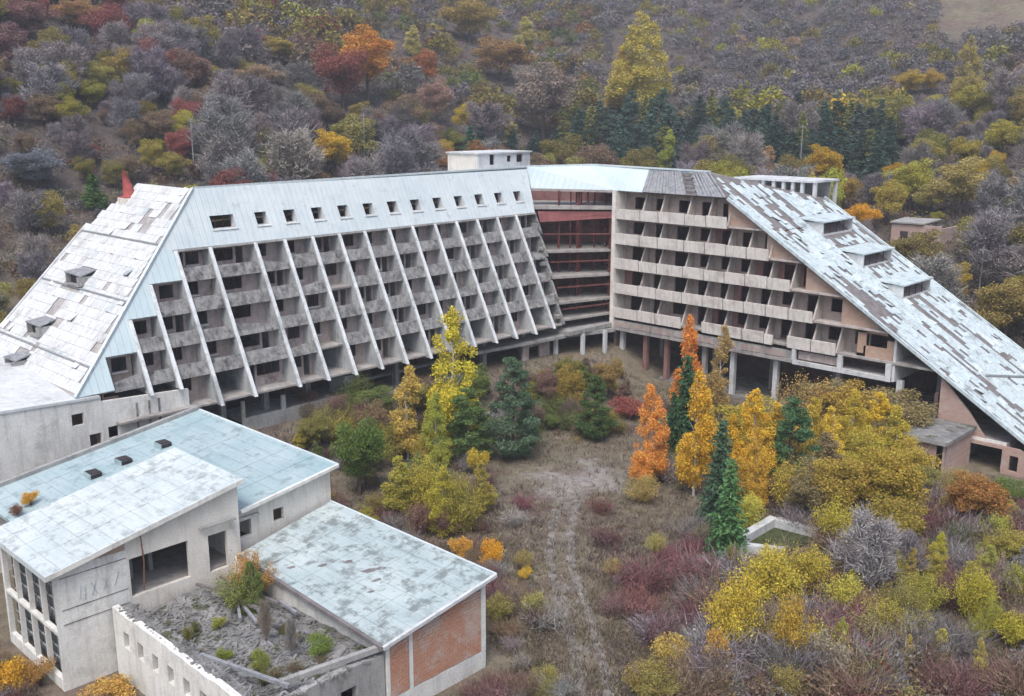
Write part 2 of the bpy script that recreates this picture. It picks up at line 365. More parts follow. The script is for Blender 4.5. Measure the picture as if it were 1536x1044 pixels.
# ================================================================== HOTEL
hotel = empty('hotel_building', (-80, 70, 0), 'abandoned V-shaped hotel with sloping white-finned wing and balcony wing', 'building')
def hp(mb, name, mat, parent=None): return mb.build(name, mat, parent or hotel)
# ---- sloped wing with fins
HS = 2.604; ZE, ZB = 20.41, 20.41-5*2.604
Xf = lambda z: -84.84+.495*(ZE-z)
FY = [43.61, 47.05, 51.86]+[51.86+3.297*i for i in range(1, 12)]          # fins 0..13
edgeY = lambda z: 31.8+(z-10.3)*1.0157                                    # slope edge of the hipped end
YEND = lambda z: 90.4+(z-7)*.145
def fin(y, zt, zb, deep=6.5, th=.26):
    o = .14 if True else 0
    return MB().prism([(Xf(zt)+o, y, zt), (Xf(zb)+o, y, zb), (Xf(zb)-deep, y, zb), (Xf(zt)-deep, y, zt)], (0, th, 0))
def full_fin(y, zt, zb):
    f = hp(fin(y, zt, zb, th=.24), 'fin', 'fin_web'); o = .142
    hp(MB().prism([(Xf(zt)+o, y-.05, zt), (Xf(zb)+o, y-.05, zb), (Xf(zb)+o+.16, y-.05, zb-.02), (Xf(zt)+o+.16, y-.05, zt-.02)], (0, .34, 0)), 'fin_nosing', 'fin', f)
for i, y in enumerate(FY):
    full_fin(y-.13, ZE-.06, ZB-.25+rnd.uniform(-.12, .12))
full_fin(40.2, ZE-HS-.05, 9.1); full_fin(37.5, ZE-2*HS-.05, 9.1)
FYx = [34.6, 37.5, 40.2]+FY+[91.0]
for k in range(0, 6):                                                     # floor slabs
    z = ZE-HS*k; ys = max(edgeY(z)+1.2, 34.5)
    hp(MB().box(-99.5, Xf(z)-.30, ys, YEND(z)-.25, z-.2, z-.02), 'floor_slab', 'slab')
def room_wall(xw, y0, y1, z0, z1, wide, flip, seed, th=.2):
    """back wall of a balcony: window hole, sometimes a door hole"""
    r = random.Random(seed); L = y1-y0; mb = MB(); a, b = (.42, .42+(2.5 if wide else 1.35))
    wz0, wz1 = z0+.95, z0+2.15
    door = r.random() < (.45 if not wide else .9)
    da, db = b+.25, min(b+1.05, L-.3)
    if flip: a, b = L-b, L-a; da, db = L-db, L-da
    holes = [(a, b, wz0, wz1)]
    if door: holes.append((da, db, z0+.02, wz1))
    holes.sort(); y = 0
    for (h0, h1, q0, q1) in holes:
        if h0 > y: mb.box(xw-th, xw, y0+y, y0+h0, z0, z1)
        mb.box(xw-th, xw, y0+h0, y0+h1, q1, z1)
        if q0 > z0+.1: mb.box(xw-th, xw, y0+h0, y0+h1, z0, q0)
        y = h1
    mb.box(xw-th, xw, y0+y, y1, z0, z1)
    return mb, (y0+a, y0+b, wz0, wz1), holes
cnt = 0
for k in range(5):
    zc, zf = ZE-HS*k-.2, ZE-HS*(k+1)-.02
    for i in range(len(FYx)-1):
        y0, y1 = FYx[i]+.14, FYx[i+1]-.14
        lim = {0: 3, 1: 2, 2: 1}.get(k, 0)
        if i < lim or (k == 4 and i < 2): continue
        if i == len(FYx)-2: y1 = YEND(zf)-.5-(rnd.random()*.5)
        cnt += 1; wide = (i == 4)
        if k < 4 or i % 3:
            xw = Xf(zf)-2.25; seed = k*50+i
            wl, (wa_, wb_, wc_, wd_), holes = room_wall(xw, y0, y1, zf, zc, wide, (i+k) % 5 == 3, seed)
            w = hp(wl, 'room_wall', 'plaster_pink' if k < 3 else ('plaster_pink' if (i*7+k) % 3 else 'plaster_beige'))
            if (i*13+k*7) % 4 != 1:
                fr = MB(); e = .055
                fr.box(xw-.13, xw-.07, wa_, wa_+e, wc_, wd_).box(xw-.13, xw-.07, wb_-e, wb_, wc_, wd_)
                fr.box(xw-.13, xw-.07, wa_+e, wb_-e, wd_-e, wd_).box(xw-.13, xw-.07, wa_+e, wb_-e, wc_, wc_+e)
                for q in ([.33, .66] if wide else [.6]):
                    fr.box(xw-.13, xw-.07, wa_+(wb_-wa_)*q, wa_+(wb_-wa_)*q+e, wc_+e, wd_-e)
                hp(fr, 'window_frame', 'wood_red', w)
            if (i*5+k*3) % 3 == 0:
                hp(MB().box(xw-.02, xw+.14, wa_-.06, wb_+.06, wc_-.16, wc_-.04), 'sill', 'wing_white', w)
        if k < 4 and (i*11+k*17) % 23 != 2:
            xp = Xf(zf+.4)-.34; t1 = .92+rnd.uniform(-.1, .06); t2 = t1+rnd.uniform(-.08, .08)
            if (i*11+k*17) % 23 in (5, 14): t1 *= .55
            if (i*11+k*17) % 23 == 9: t2 *= .4
            q_ = -.22+rnd.uniform(-.05, .04); mb = MB().prism([(Xf(zf-.22)+q_, y0-.01, zf-.22), (Xf(zf-.22)+q_, y1+.01, zf-.22), (Xf(zf+t2)+q_, y1+.01, zf+t2), (Xf(zf+t1)+q_, y0-.01, zf+t1)], (.12, 0, 0))
            hp(mb, 'balcony_parapet', 'parapet_grey')
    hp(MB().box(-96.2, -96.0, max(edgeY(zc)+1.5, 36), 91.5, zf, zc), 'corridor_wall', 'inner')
# jagged end of the wing beside the open stair hall
for k in range(5):
    zc, zf = ZE-HS*k-.2, ZE-HS*(k+1)-.02; ye = YEND((zc+zf)/2)
    mb = MB().prism([(Xf(zc)-.2, ye-.3, zc), (Xf(zf)-.05, ye-.45, zf), (Xf(zf)-6, ye-.45, zf), (Xf(zc)-6, ye-.3, zc)], (0, .28, 0)); hp(mb, 'end_wall', 'parapet_grey')
    mb = MB()
    for q in range(1):
        a = zf+.3+rnd.random()*1.4; mb.box(Xf(a)-.75-rnd.random()*.3, Xf(a)-.32+rnd.random()*.1, ye-.7-rnd.random()*.4, ye-.16+rnd.random()*.08, a, a+.3+rnd.random()*.25)
    hp(mb, 'broken_edge', 'concrete')
# ---- mansard band with its windows
ZR = 25.56
def onf(y, z, o=0): return (Xf(z)+o, y, z)
def slab_f(mb, pts, th=.14, o=.10): mb.prism([onf(y, z, o) for y, z in pts], (-th, 0, -.0))
mb = MB(); slab_f(mb, [(edgeY(ZR)+.02, ZR), (edgeY(ZE)+.02, ZE), (FY[1], ZE), (FY[1], ZR)]); hp(mb, 'mansard_sheet', 'mansard')
BAY = FY[1:]+[None]
for i in range(1, len(FY)):
    y0 = FY[i]; y1 = FY[i+1] if i+1 < len(FY) else None
    wz0, wz1 = 21.82, 23.05
    if i == 1: a, b = 48.0, 50.5
    else: a = y0+.95; b = a+1.32
    t1, b1 = (y1, y1) if y1 else (92.9, 91.7)
    yr = lambda z: b1+(t1-b1)*(z-ZE)/(ZR-ZE)
    mb = MB()
    slab_f(mb, [(y0, ZR), (y0, ZE), (a, ZE), (a, ZR)]); slab_f(mb, [(b, ZR), (b, ZE), (b1, ZE), (t1, ZR)])
    slab_f(mb, [(a, wz0), (a, ZE), (b, ZE), (b, wz0)]); slab_f(mb, [(a, ZR), (a, wz1), (b, wz1), (b, ZR)])
    sh = hp(mb, 'mansard_sheet', 'mansard')
    rv = MB(); D = 1.1                                                       # reveals of the window
    rv.prism([onf(a, wz0, -.04), onf(b, wz0, -.04), (Xf(wz0)-D, b, wz0), (Xf(wz0)-D, a, wz0)], (0, 0, -.06))
    rv.prism([onf(a, wz1, -.04), onf(b, wz1, -.04), (Xf(wz1)-D*.55, b, wz1), (Xf(wz1)-D*.55, a, wz1)], (0, 0, .06))
    for yy, s in ((a, -.06), (b, .06)):
        rv.prism([onf(yy, wz0, -.04), onf(yy, wz1, -.04), (Xf(wz1)-D*.55, yy, wz1), (Xf(wz0)-D, yy, wz0)], (0, s, 0))
    hp(rv, 'window_reveal', 'wing_white', sh)
    if i % 2 or i == 1:
        fr = MB(); xw = Xf(wz0)-1.0; e = .06
        for q in ((0, .5, .96) if i > 1 else (0, .34, .66, .97)): fr.box(xw, xw+.06, a+(b-a)*q, a+(b-a)*q+e, wz0, wz1)
        hp(fr, 'window_frame', 'wood_red', sh)
    hp(MB().prism([onf(a-.12, wz0-.10, .10), onf(b+.12, wz0-.10, .10), onf(b+.12, wz0-.02, .10), onf(a-.12, wz0-.02, .10)], (.10, 0, 0)), 'sill', 'wing_white', sh)
hp(MB().prism([onf(FY[0]-.2, ZE-.02, .2), onf(91.8, ZE-.02, .2), onf(91.8, ZE-.2, .16), onf(FY[0]-.2, ZE-.2, .16)], (-.5, 0, 0)), 'eave', 'concrete')
for z0, z1, yr in ((ZE-HS, ZE, FY[0]-.14), (ZE-2*HS, ZE-HS, 40.2), (ZE-3*HS, ZE-2*HS, 37.5), (10.0, ZE-3*HS, 34.7)):
    mb = MB(); slab_f(mb, [(edgeY(z1)+.02, z1-.004), (edgeY(z0)+.02, z0), (yr, z0), (yr, z1-.004)], .2); hp(mb, 'end_cladding', 'cyan_sheet')
    hp(MB().box(Xf(z0)-1.6, Xf(z0)+.02, edgeY(z0)+.5, yr-.01, z0-.13, z0-.01), 'soffit', 'slab')
# ---- roof sheets over the hipped ends
def tile_field(org, U, W, nu, nw, inside, missing, mat, parent, limit=300, lift=.07, seed=1, stagger=True, greys=.08):
    """deck sheets laid as single pieces along two directions of a roof plane"""
    r = random.Random(seed); org = np.array(org, float); U = np.array(U, float); W = np.array(W, float)
    n = np.cross(U, W); n /= np.linalg.norm(n); n *= np.sign(n[2]); got = []
    for a in range(nu):
        for b in range(nw):
            if not inside((a+.5), (b+.5)) or missing(a, b, r): continue
            got.append((a, b))
    res = []; stag = [r.random()*.9 for _ in range(nw+1)] if stagger else [0]*(nw+1)
    for a, b in got:
        o = org+U*(a+.012+stag[b])+W*(b+.012); g = .976
        l0 = lift+r.uniform(0, .02); l = [l0+r.uniform(0, .014) for _ in range(4)]
        if r.random() < .06: k_ = r.choice([(1, 2), (2, 3), (2,)]); l = [v+(r.uniform(.08, .28) if q in k_ else 0) for q, v in enumerate(l)]
        q = [o+n*l[0], o+U*g+n*l[1], o+U*g+W*g+n*l[2], o+W*g+n*l[3]]
        res.append((q, n))
    res.sort(key=lambda t: sum((t[0][0]-np.array([0, 0, CAM_H]))**2))
    rest = MB()
    for i, (q, n) in enumerate(res):
        mb = MB() if i < limit else rest
        k = len(mb.v); m0 = [p-n*.05 for p in q]; mb.v += [tuple(p) for p in m0]+[tuple(p) for p in q]
        mb.f += [(k,k+1,k+2,k+3),(k+7,k+6,k+5,k+4),(k,k+4,k+5,k+1),(k+1,k+5,k+6,k+2),(k+2,k+6,k+7,k+3),(k+3,k+7,k+4,k)]
        if i < limit: mb.build('roof_sheet', 'sheet_grey' if r.random() < greys else mat, parent)
    if rest.v: rest.build('roof_sheets', mat, parent)['kind'] = 'stuff'
# left hip: plane rises with Y
LU = np.array([-.82, 0, 0]); sl = np.array([0, -1.0157, -1.0]); sl = sl/np.linalg.norm(sl)*.95
ztop = ZR
hx = lambda z: Xf(z)+.12
deck = [(hx(25.5), edgeY(25.5), 25.5), (hx(9.9), edgeY(9.9), 9.9), (-101.6, edgeY(9.9), 9.9), (-101.6, edgeY(20.9), 20.9), (-98.6, edgeY(24.2), 24.2)]
hip_a = hp(MB().prism(deck, (0, .25, -.3)), 'hip_deck', 'deck_pale')
hip_org = np.array([-79.2, edgeY(25.5), 25.5])
def left_in(a, b):
    p = hip_org+LU*a+sl*b
    return p[0] < hx(p[2])-.35 and p[0] > -101.3 and p[2] > 10.4 and not (p[0] < -98.0 and p[2] > 24.2-(-98.6-p[0])*1.1)
holes_l = [(-93.9, 17.2, 1.5), (-93.9, 15.0, 1.0), (-93.2, 10.6, 1.2), (-92.2, 10.2, .9), (-95.0, 13.2, .8)]
def left_miss(a, b, r):
    p = hip_org+LU*(a+.5)+sl*(b+.5)
    if any(abs(p[0]-h[0]) < h[2] and abs(p[2]-h[1]) < h[2]*.55 for h in holes_l): return True
    return r.random() < .02+2.2*max(0, float(fbm(a*.42, b*.30, 31))-.60)
tile_field(hip_org, LU, sl, 29, 24, left_in, left_miss, 'roof_tile_white', hip_a, seed=3, greys=.03)
nl = np.array([0, -1.0, 1.0157]); nl /= np.linalg.norm(nl)
for z in (20.84, 16.5, 11.9):                                               # open joints between the sheet courses
    y = edgeY(z); a = np.array([hx(z)-.2, y, z])+nl*.13; b = np.array([-101.5, y, z])+nl*.13
    hp(MB().bar(a, b, .16), 'joint_strip', 'steel', hip_a)
for x, z, w in ((-93.9, 17.1, 2.6), (-93.6, 13.0, 2.2), (-92.6, 10.35, 1.6)):  # torn dormers
    y = edgeY(z)
    d = hp(MB().box(x-w/2, x+w/2, y-.9, y+1.2, z-.35, z-.2).box(x-w/2, x-w/2+.14, y-.9, y+.6, z-.2, z+.75).box(x+w/2-.14, x+w/2, y-.9, y+.6, z-.2, z+.55), 'torn_dormer', 'concrete')
    hp(MB().box(x-w/2+.15, x+w/2-.15, y-.45, y+.5, z-.19, z+.7), 'dormer_opening', 'dark', d)
    hp(MB().prism([(x-w/2-.1, y-.95, z+.78), (x+w/2+.1, y-.6, z+.55), (x+w/2, y+.9, z+1.0), (x-w/2, y+.9, z+1.05)], (0, 0, .08)), 'dormer_roof', 'old_board', d)
# verge board along both edges of the hip
hp(MB().bar((hx(25.5)-.02, edgeY(25.5)-.08, 25.58), (hx(10)-.02, edgeY(10)-.08, 10.05), .26), 'verge', 'mansard', hip_a)
hp(MB().bar((-101.6, edgeY(20.9), 21.0), (-101.6, edgeY(9.9), 10.0), .3), 'verge', 'roof_tile_white', hip_a)
# back slope and ridges
hp(MB().prism([(-87.45, 47.3, 25.5), (-87.75, 93.2, 25.82), (-101.6, 104, 21), (-101.6, 43.5, 21)], (0, 0, -.2)), 'back_roof', 'mansard')
hp(MB().bar((-87.42, 47.25, 25.62), (-87.68, 93.2, 25.86), .2), 'ridge_cap', 'mansard')
hp(MB().prism([(-101.4, 32.6, 3), (-101.4, 104, 3), (-101.4, 104, 20.7), (-101.4, 43.2, 20.7), (-101.4, 32.6, 9.9)], (.25, 0, 0)), 'rear_wall', 'wing_white')
# low white block and terrace wall below the hip
def wall_x(x, th, y0, y1, z0, z1, holes, ztop=None):
    """wall in a plane of constant X with openings (y0,y1,z0,z1)"""
    mb = MB(); y = y0; holes = sorted(holes)
    zt = (lambda yy: z1) if ztop is None else ztop
    def seg(a, b, lo, hi=None):
        h = [(x, a, lo), (x, b, lo), (x, b, hi if hi is not None else zt(b)), (x, a, hi if hi is not None else zt(a))]
        mb.prism(h, (-th, 0, 0))
    i = 0
    cols = {}
    for h in holes: cols.setdefault((h[0], h[1]), []).append(h[2:])
    for (a, b), zs in sorted(cols.items()):
        if a > y+1e-4: seg(y, a, z0)
        lo = z0
        for q0, q1 in sorted(zs):
            if q0 > lo+1e-4: seg(a, b, lo, q0)
            lo = q1
        seg(a, b, lo); y = b
    if y < y1-1e-4: seg(y, y1, z0)
    return mb
def wall_y(yp, th, x0, x1, z0, z1, holes, ztop=None):
    mb = wall_x(0, th, x0, x1, z0, z1, holes, ztop); out = MB()
    out.v = [(b, yp-a, c) for a, b, c in mb.v]; out.f = mb.f; return out
lw = hp(wall_x(-79.5, .35, 8.0, 33.4, 1.0, 9.8, [(30.9, 31.9, 7.7, 8.7), (32.2, 33.2, 5.6, 6.7)], lambda y: 10.9-.045*(y-8)), 'terrace_block_wall', 'white_render')
hp(wall_x(-79.52, .33, 33.4, 41.2, 1.0, 8.8, [(33.8, 34.7, 6.0, 7.0)], lambda y: 9.3-.06*(y-33.4)), 'terrace_parapet', 'white_render')
hp(MB().box(-84, -79.86, 40.9, 41.2, 1, 8.7), 'terrace_parapet', 'concrete')
for y in (36.3, 37.4, 38.3): hp(MB().box(-79.51, -79.44, y, y+.16, 5.2, 8.6), 'parapet_joint', 'parapet_grey')
hp(MB().prism([(-79.4, 8, 10.95), (-79.4, 33.3, 9.85), (-101, 33.3, 10.9), (-101, 8, 12.0)], (0, 0, -.22)), 'block_roof', 'roof_tile_white')
hp(MB().box(-101, -80, 33.0, 33.3, 1, 9.6), 'block_end_wall', 'inner')
hp(MB().box(-90, -79.9, 33.5, 41, 8.0, 8.2), 'terrace_floor', 'slab')
hp(MB().box(-82.2, -80.4, 33.9, 34.05, 8.25, 9.6).box(-80.55, -80.4, 34.05, 35.3, 8.25, 9.3), 'brick_stub', 'infill')
# low plinth below the fins: platform, piers, dark service floor
hp(MB().box(-99, -82.0, 41.4, 93.0, ZB-.75, ZB-.35), 'plinth_slab', 'slab')
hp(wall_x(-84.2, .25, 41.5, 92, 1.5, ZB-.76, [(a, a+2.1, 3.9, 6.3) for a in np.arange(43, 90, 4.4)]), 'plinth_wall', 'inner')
for y in (45.2, 49.8, 54.6, 59.4, 66, 72.6, 79.2, 85.8):
    hp(MB().box(-81.9, -81.3, y, y+.55, 1.2, ZB-.36), 'plinth_pier', 'concrete')
hp(MB().box(-84.1, -79.6, 46.6, 59.0, 4.35, 4.62), 'platform', 'concrete')
hp(MB().box(-79.7, -79.4, 46.6, 58.4, 3.6, 4.9).box(-79.7, -79.4, 46.3, 46.6, 3.6, 6.6).box(-79.72, -79.42, 50.6, 51.0, 4.9, 6.3), 'platform_kerb', 'concrete')
hp(MB().box(-82.6, -79.9, 58.3, 60.1, 1.5, 6.6), 'platform_block', 'wing_white')
hp(MB().box(-83.6, -83.0, 61, 75, 4.6, 4.9).box(-79.9, -79.7, 61, 74, 3.2, 3.9), 'broken_ledge', 'concrete')
hp(wall_x(-77.2, .4, 45.5, 58.5, -.5, 2.6, [(47.5, 48.6, .9, 2.0), (51, 51.9, .9, 2.2), (54.5, 55.6, .8, 2.0)]), 'foot_wall', 'concrete')
# ---- open stair hall between the wings
MLx = lambda z: (Xf(z)+.05, YEND(z)-.1); PRc = (-77.45, 98.72)
def hall_poly(z, inset=0): 
    a = MLx(z); return [(a[0]-inset, a[1]+inset*.2, z), (PRc[0]-inset*.3, PRc[1]+inset, z), (-77.5, 112, z), (-97, 112, z), (-97, a[1]+.3, z)]
for z, th, ins, mt in ((21.15, .45, .5, 'slab'), (15.75, .28, .6, 'slab'), (12.75, .3, .5, 'slab'), (9.75, .3, .6, 'slab'), (7.75, .25, .7, 'slab'), (6.5, .5, -.3, 'concrete')):
    hp(MB().prism(hall_poly(z, ins), (0, 0, -th)), 'floor_slab', mt)
hp(MB().prism([(*MLx(20.4), 20.5), (PRc[0], PRc[1]-.15, 20.5), (PRc[0], PRc[1]-.15, 19.75), (*MLx(19.3), 19.2)], (-.05, .12, 0)), 'red_fascia', 'fascia_red')
def colm(x, y, z0, z1, w, mat, name='steel_column'): return hp(MB().box(x-w/2, x+w/2, y-w/2, y+w/2, z0, z1), name, mat)
colm(-81.75, 96.5, 6.5, 23.2, .32, 'steel_red'); colm(-81.0, 97.4, 20.6, 23.2, .22, 'steel_red'); colm(-78.4, 98.9, 6.5, 20, .34, 'steel_red'); colm(-84.2, 95.6, 9.7, 23.1, .22, 'steel_red')
colm(-80.2, 101.5, 6.5, 23, .3, 'steel_red'); colm(-84.5, 99.5, 6.5, 23, .3, 'steel_red')
for z in (17.7, 14.4, 11.4, 8.9):
    a = MLx(z); hp(MB().bar((a[0]-.5, a[1]+.6, z), (PRc[0]-.3, PRc[1]+.4, z), .16), 'steel_beam', 'steel_red')
    hp(MB().bar((a[0]-4.5, a[1]+3.6, z+.35), (PRc[0]-1, PRc[1]+5.4, z+.35), .22), 'steel_beam', 'steel_red')
hp(MB().prism([(-97, 94, 6), (-78, 107, 6), (-78, 107, 23), (-97, 94, 23)], (-.2, .3, 0)), 'hall_back_wall', 'column_red')
for q in (.12, .3, .47, .68, .86):
    a_, b_ = MLx(14), PRc; colm(a_[0]+(b_[0]-a_[0])*q-2.2, a_[1]+(b_[1]-a_[1])*q+2.4, 6.5, 23, .13, 'steel_red')
hp(MB().prism([(-91, 95.5, 12.8), (-87.5, 97.8, 12.8), (-87.5, 97.8, 15.4), (-91, 95.5, 15.4)], (-.15, .2, 0)), 'stair_wall', 'inner')
hp(MB().prism([(-90.5, 93.4, 6.5), (-86, 97, 9.6), (-85.2, 96.2, 9.6), (-89.7, 92.6, 6.5)], (0, 0, -.3)), 'stair_flight', 'slab')
# mansard over the stair hall and the balcony wing
A_, B_, C_, D_ = (-87.6, 93.2, 25.84), (-82.6, 100.4, 25.95), (-77.5, 98.55, 23.15), (-86.4, 92.75, 23.25)
hp(MB().prism([A_, D_, C_, B_], (-.1, .15, -.12)), 'mansard_sheet', 'mansard_x')
hp(MB().prism([B_, C_, (-73.5, 98.55, 23.13), (-74.2, 100.9, 25.88)], (0, .15, -.12)), 'mansard_sheet', 'mansard_x')
hp(MB().prism([(D_[0], D_[1]-.04, D_[2]-.02), (C_[0], C_[1]-.04, C_[2]-.02), (C_[0], C_[1]-.04, C_[2]-.3), (D_[0], D_[1]-.04, D_[2]-.3)], (-.1, .5, 0)), 'eave', 'slab')
hp(MB().bar((A_[0], A_[1], A_[2]+.06), (B_[0], B_[1], B_[2]+.06), .2), 'ridge_cap', 'mansard'); hp(MB().bar((B_[0], B_[1]+.03, B_[2]+.06), (-65.6, 101.1, 25.8), .2), 'ridge_cap', 'mansard')
nb = 24
hp(MB().prism([(-73.5, 99.0, 23.1), (-61.6, 99.0, 23.1), (-65.5, 101.3, 25.6), (-74, 101.3, 25.7)], (0, .2, -.15)), 'board_deck', 'deck')
for i in range(nb):
    f0, f1 = i/nb, (i+1)/nb-.006
    xa, xb = -73.5+11.9*f0, -73.5+11.9*f1; ta, tb = -74.2+8.6*f0, -74.2+8.6*f1
    if 13 <= i <= 15:
        continue
    j = rnd.uniform(0, .1); cut = rnd.choice([0, 0, 0, .1, .2])
    hp(MB().prism([(xa, 98.62-j, 23.16), (xb, 98.62-j*.5, 23.16), (tb, 101.0-j, 25.8-cut), (ta, 101.0-j, 25.8-cut*.5)], (0, .12, -.05)), 'roof_board', 'old_board')
for q in range(6):
    z = 23.35+q*.42; y = 98.62+(z-23.16)*.9; a = -73.5+11.9*13/24+(-.7+8.6*13/24-11.9*13/24)*(z-23.16)/2.64
    hp(MB().bar((a, y-.05, z), (a+1.5, y-.05, z), .12), 'batten', 'old_board')
hp(MB().prism([(-82.6, 100.5, 25.8), (-65.5, 101.1, 25.7), (-59.7, 117.8, 22), (-97, 117.8, 21.5)], (0, 0, -.2)), 'back_roof', 'mansard_x')

# ---- balcony wing
XB = [-77.3, -73.5, -70.8, -67.0, -64.1, -61.3, -58.6, -55.8, -53.0, -50.1, -47.2, -44.3, -41.2]
ZF = [20.0, 16.9, 13.8, 10.7, 7.6]; LAST = [5, 7, 8, 9, 10]                 # index of the last balcony boundary in each row
Xs = lambda z: -61.3+(23.1-z)/.623
YF = 98.7
hp(MB().box(-77.75, -77.2, 98.2, 100.6, 5.6, 23.1), 'end_pier', 'balcony_cream')
for r_, zf in enumerate(ZF):
    zc = zf+2.85 if r_ else 22.95; n = LAST[r_]; xe = min(XB[n+1], Xs(zc)-.6) if n+1 < len(XB) else Xs(zc)-.6
    hp(MB().box(-77.2, Xs(zf)-.45, YF-.12, 111, zf-.25, zf-.02), 'floor_slab', 'divider' if r_ < 4 else 'slab')
    for i in range(n+1):
        x0, x1 = XB[i], (XB[i+1] if i < n else xe)
        wd = (x1-x0)
        # divider: wedge, foot further out than its head
        if i > 0:
            hp(MB().prism([(x0-.1, YF-.28, zf-.02), (x0-.1, YF+2.6, zf-.02), (x0-.1, YF+2.6, zc), (x0-.1, YF+.95, zc), (x0-.1, YF+.75, zc-.6)], (.2, 0, 0)), 'divider', 'divider')
        if i < n:
            top = zf+.98+rnd.uniform(-.06, .04); bt = zf-.34
            mb = MB().prism([(x0+.07, YF-.5, top), (x0+.07, YF-.3, top), (x0+.07, YF-.13, bt), (x0+.07, YF-.36, bt)], (wd-.14, 0, 0))
            if not (r_ == 4 and i in (3,)) and not (r_ == 4 and i == 7):
                hp(mb, 'balcony_parapet', 'balcony_cream')
            elif i == 7: hp(MB().box(x0+.1, x0+1.1, YF-.5, YF-.3, bt, top-.2), 'balcony_parapet', 'balcony_cream')
        rr = random.Random(r_*40+i); L = wd-.2; w0 = L*(.28+.10*rr.random()); w1 = min(L-.1, w0+L*.58)
        tall = rr.random() < .6
        w = hp(wall_y(YF+1.9, -.2, x0+.1, x1-.1, zf, zc, [(x0+.1+w0, x0+.1+w1, zf+(.05 if tall else .85), zf+2.3)]), 'room_wall', 'plaster_beige' if rr.random() < .8 else 'column_red')
        if rr.random() < .7:
            fr = MB(); a, b = x0+.1+w0, x0+.1+w1; yy = YF+2.0
            for q in (a, (a+b)/2-.03, b-.06): fr.box(q, q+.06, yy, yy+.06, zf+(.05 if tall else .85), zf+2.3)
            hp(fr, 'window_frame', 'wood_red', w)
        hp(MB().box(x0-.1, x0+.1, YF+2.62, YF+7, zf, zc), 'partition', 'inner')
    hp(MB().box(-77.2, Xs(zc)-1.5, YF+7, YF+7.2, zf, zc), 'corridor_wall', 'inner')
    # brick infill up to the slope
    xa, yb = xe+.02, YF+.35
    if r_ < 4:
        if Xs(zc)-.35-xa > .2: hp(MB().prism([(xa, yb, zf), (Xs(zf)-.5, yb, zf), (Xs(zc)-.5, yb, zc), (xa, yb, zc)], (0, .2, 0)), 'brick_infill', 'infill')
    else:
        o0, o1 = -45.2, -42.0
        mb = MB().prism([(xa, yb, zf), (o0, yb, zf), (o0, yb, zc), (xa, yb, zc)], (0, .2, 0))
        mb.prism([(o0, yb, zf), (o1, yb, zf), (o1, yb, zf+1.15), (o0+.7, yb, zf+1.15), (o0+.7, yb, zf+.3), (o0, yb, zf+.3)], (0, .2, 0)); mb.box(o1, -41.0, yb, yb+.2, zf, 9.6); mb.box(o0, o1, yb, yb+.2, zf+2.5, zc); hp(mb, 'brick_infill', 'infill')
    if r_ < 4:
        xo = xe+ (.3 if r_ else .8)
        zt = zf+2.2
        if Xs(zt)-xo > 2.2: hp(MB().box(xo, xo+.75, yb-.02, yb+.01, zf+.2, zt), 'painted_opening', 'dark')  # thin dark sheet on the brick, an opening's shade painted in
# base of the balcony wing
hp(MB().box(-77.7, -41.1, YF-.25, 112, 5.6, 5.95), 'base_slab', 'slab')
hp(MB().box(-77.7, -52.4, YF-.15, YF+.1, 5.95, 6.9), 'base_beam', 'concrete')
for i in range(8): hp(MB().box(-77.2+i*3.05, -77.2+i*3.05+2.6, YF-.22, YF-.16, 6.05+.04*(i % 2), 6.75), 'base_panel', 'plaster_beige')
hp(MB().box(-52.2, -41.1, YF-.3, YF-.05, 5.5, 5.98).box(-52.3, -51.9, YF-.32, YF+.1, 5.99, 7.35).box(-41.7, -41.15, YF-.3, YF+.3, 5.99, 7.35).box(-47.0, -46.5, YF-.3, YF+.1, 5.99, 7.35), 'base_frame', 'wing_white')
hp(MB().box(-51.7, -47.1, YF+.1, YF+.3, 6.1, 7.0), 'base_panel', 'plaster_pink')
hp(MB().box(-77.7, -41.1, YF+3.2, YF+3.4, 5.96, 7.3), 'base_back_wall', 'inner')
hp(MB().prism([(-41.1, YF, 5.5), (-41.1, 118, 5.5), (-41.1, 118, 9.9), (-41.1, YF, 9.9)], (.25, 0, 0)), 'end_wall', 'wing_white')
for x, mt in ((-76.6, 'wing_white'), (-72.9, 'column_red'), (-69.7, 'column_red'), (-64.2, 'concrete'), (-60.3, 'wing_white'), (-54.7, 'wing_white'), (-47.2, 'plaster_beige')):
    colm(x, YF+.9, gz(x, YF+.9)-.3, 5.6, .55, mt, 'column')
for x in (-74, -66, -58, -50): colm(x, YF+6, -1, 5.6, .55, 'concrete', 'column')
colm(-40.5, YF+.9, 2.5, 5.6, .6, 'wing_white', 'column'); colm(-38.4, YF+6, 2.5, 6.5, .45, 'concrete', 'column')
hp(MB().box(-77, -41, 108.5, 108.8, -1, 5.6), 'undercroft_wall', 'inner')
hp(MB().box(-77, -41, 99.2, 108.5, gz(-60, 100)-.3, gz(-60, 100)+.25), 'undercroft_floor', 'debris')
hp(MB().box(-77.6, -77.3, 99, 108, -1, 5.6), 'undercroft_side_wall', 'inner')
